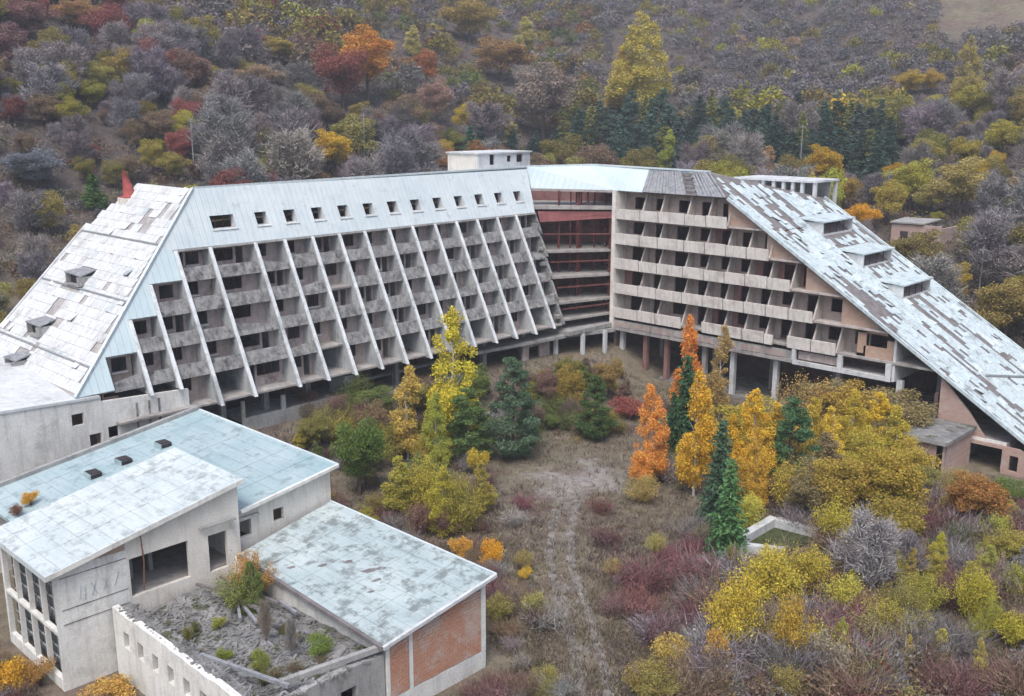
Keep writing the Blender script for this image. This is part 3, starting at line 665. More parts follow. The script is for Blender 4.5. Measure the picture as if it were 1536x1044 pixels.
# forecourt frame below the stair hall
for x, y in ((-79.2, 89.6), (-77.6, 92.8), (-76.8, 96.2)):
    colm(x, y, 0, 5.9, .42, 'wing_white', 'column')
hp(MB().bar((-79.2, 89.6, 5.75), (-76.7, 97.9, 5.75), .45), 'ring_beam', 'concrete')
hp(MB().prism([(-79.8, 76.5, 6.0), (-78.2, 90.3, 6.0), (-84, 90.3, 6.0), (-84, 76.5, 6.0)], (0, 0, -.35)), 'terrace_slab', 'concrete')
hp(wall_x(-79.6, .3, 84.2, 88.9, 2.0, 5.6, [(85.2, 87.2, 3.6, 5.1)]), 'kiosk_wall', 'plaster_pink')
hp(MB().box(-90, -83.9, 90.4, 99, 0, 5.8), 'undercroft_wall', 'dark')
hp(MB().prism([(-79.2, 90, 2.2), (-75.4, 98, 2.2), (-82, 99, 2.2), (-83.5, 90, 2.2)], (0, 0, -.4)), 'entrance_floor', 'slab')
# retaining wall of the forecourt
for i in range(6):
    y0 = 66.5+i*3.1; x = -71.5+.55*i-(.2 if i % 2 else 0)
    hp(MB().prism([(x, y0, -.6), (x+.5, y0+2.9, -.6), (x+.5, y0+2.9, 2.3-rnd.random()*.5), (x, y0, 2.2-rnd.random()*.5)], (-.35, 0, 0)), 'retaining_panel', 'concrete')

# ---- long slope over the balcony wing
slR = np.array([.623*0+1, 0, -.623]); slR = slR/np.linalg.norm(slR)*1.1
hip_b = hp(MB().prism([(-65.5, 100.9, 25.68), (-61.4, 98.45, 23.12), (-22.5, 98.45, Xs(0)*0+23.1-.623*(61.3-22.5)), (-22.5, 118, 23.1-.623*(61.3-22.5)), (-59.7, 118, 22.05)], (0, 0, -.38)), 'slope_deck', 'deck')
rz_o = np.array([-66.0, 98.35, 23.1+.623*4.7])
def r_in(a, b):
    p = rz_o+slR*a+np.array([0, .56, 0])*b
    lim = -61.4-(p[1]-98.45)*1.6 if p[1] < 100.95 else -65.4+(p[1]-101)*.34
    if p[0] < lim+.4: return False
    for dx in (-54.2, -49.1, -44.3):
        if dx-3.4 < p[0] < dx+.1 and 107.2 < p[1] < 114.9: return False
    return p[0] < -23.8
def r_miss(a, b, r):
    n = float(fbm(a*.15, b*.40, 77, 3)); e = .05 if b < 11 and a < 30 else 0
    return n+e*1.3 > .63+r.uniform(-.05, .05) or r.random() < .06+e
tile_field(rz_o, slR, (0, .56, 0), 46, 35, r_in, r_miss, 'roof_tile', hip_b, seed=8, lift=.05)
for dx in (-54.2, -49.1, -44.3):                                            # three dormers
    zb = 23.1-.623*(dx+61.3); zt = zb+1.5
    d = hp(MB().box(dx-3.2, dx, 107.4, 107.6, zb-.1, zt).box(dx-3.2, dx, 114.6, 114.8, zb-.1, zt).box(dx-.2, dx-.01, 107.6, 114.6, zb-.1, zb+.15), 'dormer', 'roof_tile_white')
    hp(MB().prism([(dx-3.3, 107.2, zt+.28), (dx+.25, 107.2, zt), (dx+.25, 115, zt), (dx-3.3, 115, zt+.28)], (0, 0, .16)), 'dormer_roof', 'roof_tile', d)
    hp(MB().box(dx-1.6, dx-1.5, 107.6, 114.6, zb, zt), 'dormer_back', 'dark', d)
    fr = MB()
    for y in (109.4, 111.1, 112.8): fr.box(dx-.2, dx-.12, y, y+.1, zb+.15, zt)
    hp(fr, 'window_frame', 'wood_red', d)
hp(MB().bar((-34.0, 105, 23.1-.623*27.3+.2), (-30.6, 118, 23.1-.623*30.7+.2), .2), 'slope_joint', 'steel', hip_b)
hp(MB().bar((-61.4, 98.38, 23.08), (-22.5, 98.38, -1.08), .3), 'verge', 'roof_tile', hip_b); hp(MB().bar((-59.7, 118.05, 22.15), (-22.5, 118.05, -1.02), .3), 'verge', 'roof_tile', hip_b)
# lower end: pink gable, garage, terrace
zs = lambda x: 23.1-.623*(x+61.3)-.45
hp(MB().prism([(-36.1, YF+.1, 1.35), (-31.2, YF+.1, 1.35), (-33.2, YF+.1, zs(-33.2)-1.2), (-36.1, YF+.1, zs(-36.1))], (0, .25, 0)), 'gable_wall', 'pinkwall')
hp(wall_y(YF, -.3, -36.6, -24.5, -3, 1.3, [(-33.4, -29.6, -1.75, 1.0), (-28.9, -28.1, -1.0, .55)], lambda x: min(1.3, zs(x))), 'garage_wall', 'pinkwall')
hp(MB().box(-33.6, -33.4, YF-.08, YF+.2, -1.8, 1.32).box(-29.6, -29.35, YF-.08, YF+.2, -1.8, 1.32).box(-36.6, -29.35, YF-.1, YF+.2, 1.33, 1.6), 'garage_frame', 'white_render')
hp(MB().box(-33.6, -29.3, YF+7, YF+7.2, -2, 1.3).box(-33.8, -33.6, YF+.3, YF+7, -2, 1.3).box(-29.3, -29.1, YF+.3, YF+7, -2, 1.3), 'garage_inner', 'concrete')
hp(MB().box(-41, -29.2, YF+.3, 117, 1.31, 1.6), 'terrace_slab', 'slab')
hp(MB().box(-46.5, -36.4, 93.5, 108, 2.2, 2.5), 'terrace_slab', 'debris')
hp(MB().box(-36.6, -36.3, YF, 117, -2, 5.2), 'terrace_wall', 'inner')
hp(MB().box(-41, -40.8, 108, 117.5, -2, 5.5), 'terrace_wall', 'inner')
# rooftop houses
ph = hp(wall_x(-93, .25, 90, 99.6, 22.5, 27.3, [(92.0, 92.9, 25.9, 27.2), (95.2, 96.0, 26.2, 27.0), (97, 98.2, 26.1, 27.1)]), 'penthouse', 'wing_white')
hp(MB().box(-98.8, -93.25, 90, 90.25, 22.5, 27.3).box(-98.8, -98.55, 90.25, 99.6, 22, 27.3), 'penthouse_wall', 'white_render_b', ph)
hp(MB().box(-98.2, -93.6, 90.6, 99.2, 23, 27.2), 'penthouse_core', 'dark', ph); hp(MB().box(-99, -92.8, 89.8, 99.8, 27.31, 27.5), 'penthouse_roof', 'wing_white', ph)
p2 = hp(MB().box(-71.5, -59.8, 115.8, 122, 24.0, 24.25), 'penthouse_roof', 'wing_white')
for x in (-67.5, -66, -64.6, -63.3, -62, -60.3): hp(MB().box(x, x+.4, 116, 116.4, 20.5, 23.99), 'pillar', 'wing_white', p2)
for x in (-70, -60.3): hp(MB().box(x, x+.4, 121.4, 121.8, 20.5, 23.99), 'pillar', 'wing_white', p2)
hp(MB().box(-71, -67.7, 116.1, 116.3, 20.5, 23.99), 'penthouse_wall', 'plaster_pink', p2); hp(MB().box(-71, -60, 120, 120.2, 20.5, 23.99), 'penthouse_wall', 'concrete', p2)
# red flue on its white block at the end of the ridge
rf = hp(MB().box(-98.9, -97.3, 45.2, 46.9, 21.5, 24.2), 'flue_block', 'white_render_b')
fl = empty('red_flue', (-98.1, 46.1, 24.2), 'red tapered metal flue on the left end of the hotel roof', 'flue')
MB().tube([(-98.1, 46.1, 24.2), (-98.1, 46.1, 24.5), (-98.15, 46.0, 25.4), (-98.3, 45.75, 26.9)], [.75, .62, .45, .16], 10).build('cone', 'red_paint', fl, smoothed=True)
MB().box(-98.95, -97.3, 45.3, 46.9, 24.2, 24.32).build('base_plate', 'red_paint', fl)

# ================================================================== LOW HALLS in the lower left
def brick_field(parent, xf, y0, y1, z0, z1, bw, bh, ztop, limit=300):
    rest = MB(); n = 0; rows = int((z1-z0)/bh)
    shared = None
    for j in range(rows+8):
        z = z0+j*bh; off = (j % 2)*bw/2; y = y0-off
        while y < y1:
            a, b = max(y, y0)+.012, min(y+bw, y1)-.012; y += bw
            if b-a < .08: continue
            if z+bh > min(ztop(a), ztop(b)): continue
            pr = xf+rnd.uniform(.0, .035)
            mb = MB() if n < limit else rest
            mb.box(xf-.06, pr+.02, a, b, z+.012, z+bh-.012)
            if n < limit: mb.build('brick', 'brick', parent)
            n += 1
    if rest.v: rest.build('bricks', 'brick', parent)['kind'] = 'stuff'
# T: tall hall with the white lean roof
T = empty('tall_hall', (-60, 25, 0), 'tall white hall with sloping white roof and gridded end windows', 'building')
tp = lambda mb, n, m, p=None: mb.build(n, m, p or T)
rt = lambda y: 7.55+.19*(y-19)
tp(wall_x(-54.42, .3, 19.44, 23.45, -.4, 8, [], lambda y: rt(y)-.25), 'wall', 'white_render')
tw = tp(wall_x(-54.45, .28, 23.46, 31.0, 0, 9, [(23.6, 27.4, 4.3, 6.75), (28.75, 30.05, 4.1, 6.6)], lambda y: rt(y)-.25), 'wall', 'white_render_b')
tp(MB().prism([(-54.4, 20.5, rt(20.5)-.34), (-54.4, 23.4, rt(23.4)-.34), (-54.4, 23.4, rt(23.4)-.95)], (.02, 0, 0)), 'bare_brick_wedge', 'infill')
for z in (4.05, 4.95, 6.9): tp(MB().box(-54.42, -54.395, 19.5, 23.4, z, z+.05), 'panel_joint', 'parapet_grey')
for y, z, l, s in ((20.55, 5.35, .75, .12), (20.85, 5.2, .8, .05), (21.25, 5.35, .8, .28), (21.55, 5.35, .8, -.28), (21.95, 5.45, .7, .26), (22.25, 5.45, .7, -.26), (22.6, 5.5, .75, .3)):
    tp(MB().bar((-54.40, y, z), (-54.40, y+s, z+l), .045), 'scratched_stroke', 'sheet_grey')
# end wall: tall gridded windows, two tiers of bays
xs = [-62.35+i*1.98 for i in range(5)]
hl = []
for a in xs[:-1]: hl += [(a+.05, a+1.93, .7, 3.52), (a+.05, a+1.93, 3.7, 6.85)]
ew = tp(wall_y(19.44, -.3, -62.6, -54.43, -.4, 7.25, hl), 'end_wall', 'white_render')
for (a, b, c, d) in hl:
    pn = tp(MB().box(a, b, 19.66, 19.69, c, d), 'pane', 'glass', ew)
    fr = MB()
    for q in (.33, .66): fr.box(a+(b-a)*q-.03, a+(b-a)*q+.03, 19.55, 19.64, c, d)
    for q in (.25, .5, .75): fr.box(a, b, 19.56, 19.63, c+(d-c)*q-.03, c+(d-c)*q+.03)
    tp(fr, 'glazing_bar', 'steel', ew)
tp(MB().prism([(-62.9, 18.7, rt(18.7)), (-54.0, 18.7, rt(18.7)), (-54.0, 31.2, rt(31.2)), (-62.9, 31.2, rt(31.2))], (0, 0, -.24)), 'roof', 'white_roof')
tp(MB().prism([(-62.9, 18.62, rt(18.7)-.3), (-54.0, 18.62, rt(18.7)-.3), (-54.0, 18.62, rt(18.7)+.03), (-62.9, 18.62, rt(18.7)+.03)], (0, .08, 0)), 'fascia', 'white_roof')
tp(MB().prism([(-53.95, 18.6, rt(18.6)-.28), (-53.95, 31.2, rt(31.2)-.28), (-53.95, 31.2, rt(31.2)+.04), (-53.95, 18.6, rt(18.6)+.04)], (-.06, 0, 0)), 'fascia', 'white_render')
tp(MB().box(-62.4, -54.8, 30.7, 31.0, 0, 9.4), 'rear_wall', 'white_render'); tp(MB().prism([(-62.6, 19.76, -.4), (-62.6, 31, -.4), (-62.6, 31, 9.5), (-62.6, 19.76, 7.35)], (.2, 0, 0)), 'side_wall', 'white_render')
tp(MB().box(-62.3, -54.8, 19.8, 30.6, 4.0, 4.2), 'upper_floor', 'slab'); tp(MB().box(-60.5, -60.2, 23.4, 30.6, 4.2, 7.9), 'inner_wall', 'inner')
tp(MB().box(-57.2, -57.0, 24.2, 24.9, 4.2, 6.9).box(-57.6, -57.3, 26.1, 26.35, 4.2, 6.9), 'inner_post', 'concrete')
tp(MB().box(-54.3, -54.1, 28.1, 30.6, 7.25, 7.4).box(-54.2, -54.1, 30.2, 30.4, 6.7, 7.25), 'canopy', 'concrete')
tp(MB().tube([(-54.3, 24.3, 4.6), (-54.2, 24.4, 6.5), (-54.15, 24.3, 8.1)], [.05, .05, .04], 5), 'downpipe', 'rust')
for x in (-56.8, -59.0, -61.0): tp(MB().bar((x, 18.75, rt(18.75)+.01), (x, 31.1, rt(31.1)+.01), .045), 'lap_joint', 'white_roof')
# M: low hall with the pale cyan roof behind it
Mh = empty('cyan_roof_hall', (-64, 32, 0), 'low white hall with broad cyan roof and three roof hatches', 'building')
mp_ = lambda mb, n, m, p=None: mb.build(n, m, p or Mh)
rm = lambda y: 8.6+.15*(y-39)
mp_(wall_x(-55.2, .3, 31.05, 38.7, 0, 8.4, [(31.3, 32.3, 5.35, 6.5), (34.0, 34.8, 5.7, 6.6)], lambda y: rm(y)-.24), 'wall', 'white_render_b')
mp_(MB().box(-73.2, -55.5, 38.4, 38.7, 0, rm(38.4)-.28), 'wall', 'white_render'); mp_(MB().box(-73.4, -73.2, 22, 38.7, 0, 5.8), 'wall', 'white_render')
mp_(MB().box(-55.0, -54.75, 31.1, 32.7, 6.75, 6.9), 'window_hood', 'concrete')
mp_(MB().prism([(-54.75, 31.22, rm(31.22)), (-54.75, 39.0, rm(39)), (-73.9, 39.0, rm(39)), (-73.9, 21.5, rm(21.5)), (-63.0, 21.5, rm(21.5)), (-63.0, 31.22, rm(31.22))], (0, 0, -.22)), 'roof', 'hall_roof')
mp_(MB().bar((-54.7, 31.3, rm(31.3)-.06), (-54.7, 39.05, rm(39.05)-.06), .22), 'fascia', 'white_render'); mp_(MB().bar((-54.7, 39.05, rm(39)-.05), (-73.9, 39.05, rm(39)-.05), .22), 'fascia', 'mansard')
mp_(MB().bar((-73.9, 21.5, rm(21.5)+.1), (-73.9, 39.05, rm(39.05)+.1), .4), 'fascia', 'concrete')
for x, y in ((-69.5, 33.6), (-69.4, 30.4), (-69.2, 28.0)):
    h = mp_(MB().box(x-.55, x+.55, y-.45, y+.45, rm(y)-.1, rm(y)+.32), 'roof_hatch', 'hall_roof')
    mp_(MB().box(x-.48, x+.56, y-.4, y+.4, rm(y)+.33, rm(y)+.37).box(x+.551, x+.57, y-.4, y+.4, rm(y)+.02, rm(y)+.3), 'hatch_lid', 'dark', h)
for x in (-57.5, -60.4, -66.0, -71.5): mp_(MB().bar((x, 31.4 if x > -63 else 21.6, rm(31.4 if x > -63 else 21.6)+.01), (x, 38.9, rm(38.9)+.01), .045), 'lap_joint', 'hall_roof')
# B: brick-ended hall
Bh = empty('brick_end_hall', (-46, 34, 0), 'low hall with brick end wall and mottled pale cyan roof', 'building')
bp = lambda mb, n, m, p=None: mb.build(n, m, p or Bh)
rb = lambda y: 4.78+.148*(y-30.1)
bw_ = bp(wall_x(-38.92, .3, 30.35, 37.9, -.6, 6, [], lambda y: rb(y)-.22), 'end_wall', 'concrete')
bp(MB().box(-38.91, -38.86, 30.36, 37.9, -.6, 1.15).box(-38.91, -38.84, 37.55, 37.9, 1.15, 5.5).box(-38.91, -38.84, 30.36, 30.6, 1.15, 4.4).box(-38.91, -38.85, 32.0, 32.25, 1.15, 4.6), 'plaster_band', 'white_render', bw_)
brick_field(bw_, -38.9, 30.62, 31.98, 1.2, 6, .42, .21, lambda y: rb(y)-.45, 70)
brick_field(bw_, -38.9, 32.27, 37.53, 1.2, 6, .42, .21, lambda y: rb(y)-.45, 230)
bp(MB().box(-54.6, -39.2, 37.6, 37.9, -.6, rb(37.6)-.26), 'side_wall', 'white_render'); bp(MB().box(-54.6, -39.2, 30.5, 30.8, -.6, rb(30.5)-.26), 'side_wall', 'white_render')
bp(MB().prism([(-38.55, 29.95, rb(29.95)), (-38.55, 38.4, rb(38.4)), (-54.9, 38.4, rb(38.4)), (-54.15, 30.6, rb(30.6))], (0, 0, -.18)), 'roof', 'brick_hall_roof')
bp(MB().bar((-38.5, 29.9, rb(29.95)-.06), (-38.5, 38.45, rb(38.4)-.06), .2), 'fascia', 'wing_white'); bp(MB().bar((-38.5, 38.45, rb(38.4)-.05), (-54.9, 38.45, rb(38.4)-.05), .18), 'fascia', 'mansard')
bp(MB().bar((-38.5, 29.92, rb(29.95)-.08), (-54.0, 30.55, rb(30.6)-.08), .24), 'fascia', 'deck')
for x, y, a, b in ((-47.2, 34.2, .55, .3), (-48.2, 33.0, .5, .3), (-49.7, 31.7, .5, .25), (-44.8, 34.9, .6, .28), (-44.0, 33.9, .45, .3), (-43.3, 32.9, .4, .2), (-45.2, 34.3, .8, .4)):
    z = rb(y)+.02; q = [(x-a*.6, y-b, rb(y-b)+.012), (x+a*.1, y-b*.6, rb(y-b*.6)+.012), (x+a*.35, y+b*.5, rb(y+b*.5)+.012), (x, y+b, rb(y+b)+.012), (x-a*.35, y+b*.3, rb(y+b*.3)+.012)]
    bp(MB().prism(q, (0, 0, -.005)), 'roof_hole', 'deck')
for x in (-41.6, -44.8, -48.0, -51.2): bp(MB().bar((x, 30.3, rb(30.3)+.01), (x, 38.3, rb(38.3)+.01), .045), 'lap_joint', 'brick_hall_roof')
# R: roofless annex full of rubble
Ru = empty('roofless_annex', (-46, 26, 0), 'roofless annex filled with grey rubble between the white hall and brick hall', 'ruin')
rp = lambda mb, n, m, p=None: mb.build(n, m, p or Ru)
rp(wall_y(22.6, -.4, -54.1, -38.9, -.6, 4.3, [(-52.9+i*1.75, -52.2+i*1.75, 2.2, 3.25) for i in range(8)], lambda x: 4.3+.35*(float(fbm(x*1.2, 3, 8))-.5)), 'wall', 'white_render')
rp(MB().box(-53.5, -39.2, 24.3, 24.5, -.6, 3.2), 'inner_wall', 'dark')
rp(wall_x(-38.95, .4, 23.0, 30.3, -.6, 4.2, [(24.5, 25.6, 1.4, 3.0), (27.4, 28.4, 1.4, 3.0)], lambda y: 4.1+.5*(float(fbm(y*1.4, 7, 9))-.5)), 'wall', 'concrete')
mb = MB(); NX, NY = 60, 32
for j in range(NY):
    for i in range(NX):
        x = -54.1+14.8*i/(NX-1); y = 23.0+7.45*j/(NY-1)
        mb.v.append((x, y, 3.35+.8*(float(fbm(x*.4, y*.4, 41, 4))-.45)+.12*float(vnoise(x*3, y*3, 5))))
for j in range(NY-1):
    for i in range(NX-1): mb.f.append((j*NX+i, j*NX+i+1, (j+1)*NX+i+1, (j+1)*NX+i))
rp(mb, 'rubble_bed', 'debris')
rub = MB()
for i in range(2600):
    edge = rnd.random() < .45
    x = rnd.uniform(-53.8, -39.4); y = rnd.uniform(22.55, 23.2) if edge else rnd.uniform(23.0, 30.2)
    z = (4.25 if edge else 3.35+.8*(float(fbm(x*.4, y*.4, 41, 4))-.45)+.1); s = rnd.uniform(.04, .15)
    if x > -41 and rnd.random() < .5: x = rnd.uniform(-39.5, -38.9); z = 4.1
    a = rnd.uniform(0, 6.28); e = Vector((math.cos(a), math.sin(a), rnd.uniform(-.4, .4)))*s*rnd.uniform(1, 2.4)
    rub.bar(Vector((x, y, z))-e, Vector((x, y, z))+e, s)
rub.build('rubble', 'debris', Ru)['kind'] = 'stuff'
for i in range(14):                                                          # charred beams lying across the rubble
    x = rnd.uniform(-53, -46); y = rnd.uniform(27.5, 30.2); z = 3.75+rnd.random()*.35; a = rnd.uniform(-.5, .5)
    rp(MB().bar((x-1.1*math.cos(a), y-1.1*math.sin(a), z), (x+1.1*math.cos(a), y+1.1*math.sin(a), z+rnd.uniform(-.15, .2)), .17), 'fallen_beam', 'deck' if i % 3 else 'old_board')
rp(MB().bar((-45.5, 23.1, 4.35), (-39.4, 24.6, 4.45), .2), 'fallen_beam', 'old_board'); rp(MB().bar((-40.2, 24.6, 4.3), (-39.0, 30.0, 4.5), .3), 'wall_cap', 'concrete')
# pavilion in front of the garage
Pv = empty('brick_pavilion', (-35, 94, -1.2), 'small pink brick pavilion with white pillar beside the garage', 'building')
pp = lambda mb, n, m, p=None: mb.build(n, m, p or Pv)
pp(wall_y(92, -.3, -38.2, -32.6, -2.2, 2.4, [(-34.5, -33.6, -1.3, 1.1)]), 'wall', 'pinkwall'); pp(MB().box(-32.9, -32.6, 92.31, 98.6, -2.2, 2.4), 'wall', 'pinkwall')
pp(MB().box(-38.5, -38.2, 92.0, 98.6, -2.2, 2.4), 'wall', 'pinkwall'); pp(MB().box(-33.3, -32.75, 91.7, 91.98, -1.7, 2.4), 'pillar', 'white_render'); pp(MB().box(-36.4, -36.1, 91.8, 91.98, -1.8, 2.4), 'pillar', 'plaster_beige')
pp(MB().box(-38.9, -32.2, 91.3, 98.5, 2.42, 2.72), 'roof', 'debris'); pp(MB().box(-36.6, -32.3, 91.24, 91.3, 2.35, 2.75), 'roof_edge', 'concrete')
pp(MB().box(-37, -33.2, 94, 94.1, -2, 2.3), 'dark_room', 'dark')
# concrete basin
Bs = empty('concrete_basin', (-35.5, 66, 0), 'broken white concrete basin rim in the brush', 'basin')
bb = lambda mb, n, m: mb.build(n, m, Bs)
bb(MB().prism([(-37.5, 63.0, -.4), (-36.8, 63.0, -.4), (-36.9, 68.9, -.4), (-37.6, 68.9, -.4)], (0, 0, 1.2)), 'rim', 'wing_white'); bb(MB().prism([(-37.0, 68.5, -.4), (-37.0, 69.2, -.4), (-33.4, 69.6, -.4), (-33.4, 68.9, -.4)], (0, 0, 1.15)), 'rim', 'wing_white')
bb(MB().prism([(-36.8, 62.6, -.4), (-36.8, 63.3, -.4), (-33.9, 64.9, -.4), (-33.9, 64.2, -.4)], (0, 0, .95)), 'rim', 'wing_white'); bb(MB().prism([(-36.85, 63.4, -.3), (-33.9, 65, -.3), (-33.3, 68.8, -.3), (-36.9, 68.4, -.3)], (0, 0, .42)), 'basin_floor', 'moss')
bb(MB().prism([(-37.6, 71.6, -.3), (-36.8, 71.3, -.3), (-36.2, 72.6, -.3), (-37.0, 73.0, -.3)], (0, 0, .8)), 'broken_block', 'wing_white')
# ruined shed on the hillside
sx, sy, sz = on_ground(1395, 372)
Sh = empty('ruined_shed', (sx, sy, sz), 'ruined pinkish masonry shed among trees on the right hillside', 'ruin')
MB().box(sx-6, sx+1.5, sy-.3, sy, sz-1, sz+3.2).build('wall', 'pinkwall', Sh); MB().box(sx+1.2, sx+1.5, sy, sy+6, sz-1, sz+2.8).build('wall', 'pinkwall', Sh)
MB().box(sx-4.6, sx-3.4, sy-.34, sy-.3, sz+.6, sz+2.1).build('window', 'dark', Sh); MB().box(sx-1.8, sx-.6, sy-.34, sy-.3, sz, sz+2.1).build('door', 'dark', Sh)
MB().prism([(sx-6.2, sy-.6, sz+3.25), (sx-1, sy-.6, sz+3.3), (sx-.6, sy+5, sz+3.6), (sx-6.2, sy+5, sz+3.5)], (0, 0, .2)).build('roof', 'concrete', Sh)
# poles behind the hotel
for px, pt, pb, lab in ((292, 188, 272, 'thin grey lamp pole rising behind the left end of the ridge'), (548, 178, 268, 'thin grey pole behind the middle of the long ridge'), (888, 185, 250, 'thin grey pole behind the stair hall roof'), (1067, 195, 262, 'thin grey pole behind the bare roof boards'), (1199, 195, 275, 'thin grey pole beside the rooftop colonnade'), (1467, 370, 450, 'thin pale pole right of the slope among trees')):
    x, y, z = on_ground(px, pb-6 if px < 1400 else pb); d = depth(x, y, z); hgt = (pb-pt)*d/FPX
    P_ = empty('utility_pole', (x, y, z), lab, 'pole', 'poles behind the hotel')
    MB().tube([(x, y, z-1), (x, y, z+hgt*.5), (x, y, z+hgt)], [.1, .09, .07], 6).build('shaft', 'steel', P_)
    MB().box(x-.6, x+.6, y-.05, y+.05, z+hgt-.5, z+hgt-.38).build('crossarm', 'steel', P_)

# ================================================================== VEGETATION
def quads_from(C, size, aspect=.62, elong=None, up=0.0, g=rng):
    """leaf-sized cards round centres C; elong gives their long direction"""
    n = len(C); a = g.normal(size=(n, 3)) if elong is None else elong + g.normal(size=(n, 3))*.25
    a[:, 2] *= (1-up); a /= np.linalg.norm(a, axis=1)[:, None]+1e-9
    b = np.cross(a, g.normal(size=(n, 3))); b /= np.linalg.norm(b, axis=1)[:, None]+1e-9
    s = (size*g.uniform(.6, 1.25, n))[:, None]; a = a*s*.5; b = b*s*.5*aspect
    V = np.stack([C-a-b*.6, C+a*.2-b, C+a+b*.5, C-a*.2+b], 1).reshape(-1, 3)
    return V, np.arange(4*n).reshape(n, 4)
def blob_points(cent, rad, n, g=rng, shell=.55, squash=.8):
    """points through balls, thicker near their outside"""
    w = np.array(rad)**2; idx = g.choice(len(cent), n, p=w/w.sum())
    d = g.normal(size=(n, 3)); d /= np.linalg.norm(d, axis=1)[:, None]
    r = (shell+(1-shell)*g.random(n)**.6)*np.where(g.random(n) < .25, g.random(n), 1)
    r = np.where(g.random(n) < .14, r*g.uniform(1.0, 1.45, n), r)
    P = np.array(cent)[idx]+d*(r*np.array(rad)[idx])[:, None]*np.array([1, 1, squash]); return P
def segs_mesh(mb, segs, seg=4):
    for p, q, r0, r1 in segs: mb.tube([p, q], [r0, r1], seg)
def limbs(g, h, r0, n, spread, start, up=.75, curve=.15):
    """tapered trunk with limbs: list of segments"""
    out = []; P = [np.array([0, 0, -.3])]; k = 7
    for i in range(1, k+1): P.append(np.array([g.normal()*curve*i/k*.6, g.normal()*curve*i/k*.6, h*i/k]))
    for i in range(k): out.append((P[i], P[i+1], r0*(1-.86*i/k), r0*(1-.86*(i+1)/k)))
    tips = []
    for j in range(n):
        f = start+(1-start)*(j+.5)/n*.96; i = min(int(f*k), k-1); o = P[i]+(P[i+1]-P[i])*(f*k-i)
        a = j*2.4+g.random(); L = spread*(1.05-f*.6)*g.uniform(.75, 1.2); d = np.array([math.cos(a), math.sin(a), up*g.uniform(.6, 1.3)])
        d /= np.linalg.norm(d); m = o+d*L*.5+np.array([0, 0, .05*L]); e = m+(d+np.array([0, 0, .25]))*L*.5
        out += [(o, m, r0*.4*(1-f*.7), r0*.22*(1-f*.7)), (m, e, r0*.22*(1-f*.7), r0*.06)]; tips += [(m, d, L*.5), (e, d, L*.4)]
    return out, tips
def twigs(g, tips, n, ln, w):
    """thin twig cards that fan out of the limb ends"""
    C = []; D = []
    idx = g.integers(0, len(tips), n)
    for i in idx:
        m, d, L = tips[i]; v = d+g.normal(size=3)*.75; v[2] += .35; v /= np.linalg.norm(v); l = ln*g.uniform(.5, 1.3)
        o = m+g.normal(size=3)*L*.42; C.append(o+v*l*.5); D.append(v*l*.5)
    C = np.array(C); D = np.array(D); b = np.cross(D, g.normal(size=D.shape)); b /= np.linalg.norm(b, axis=1)[:, None]; b *= w
    V = np.stack([C-D-b, C-D+b, C+D+b*.3, C+D-b*.3], 1).reshape(-1, 3); return V, np.arange(len(V)).reshape(-1, 4)
PROTO = {}
def add_proto(kind, trunk_segs, V, F, crown_mat, bark):
    mb = MB(); segs_mesh(mb, trunk_segs, 5)
    tm = np_mesh(kind+'_trunk', mb.v, [f for f in mb.f if len(f) == 4], bark); cm = np_mesh(kind+'_crown', V, F, crown_mat)
    PROTO.setdefault(kind, []).append((tm, cm, np.asarray(V).reshape(-1, 4, 3)))
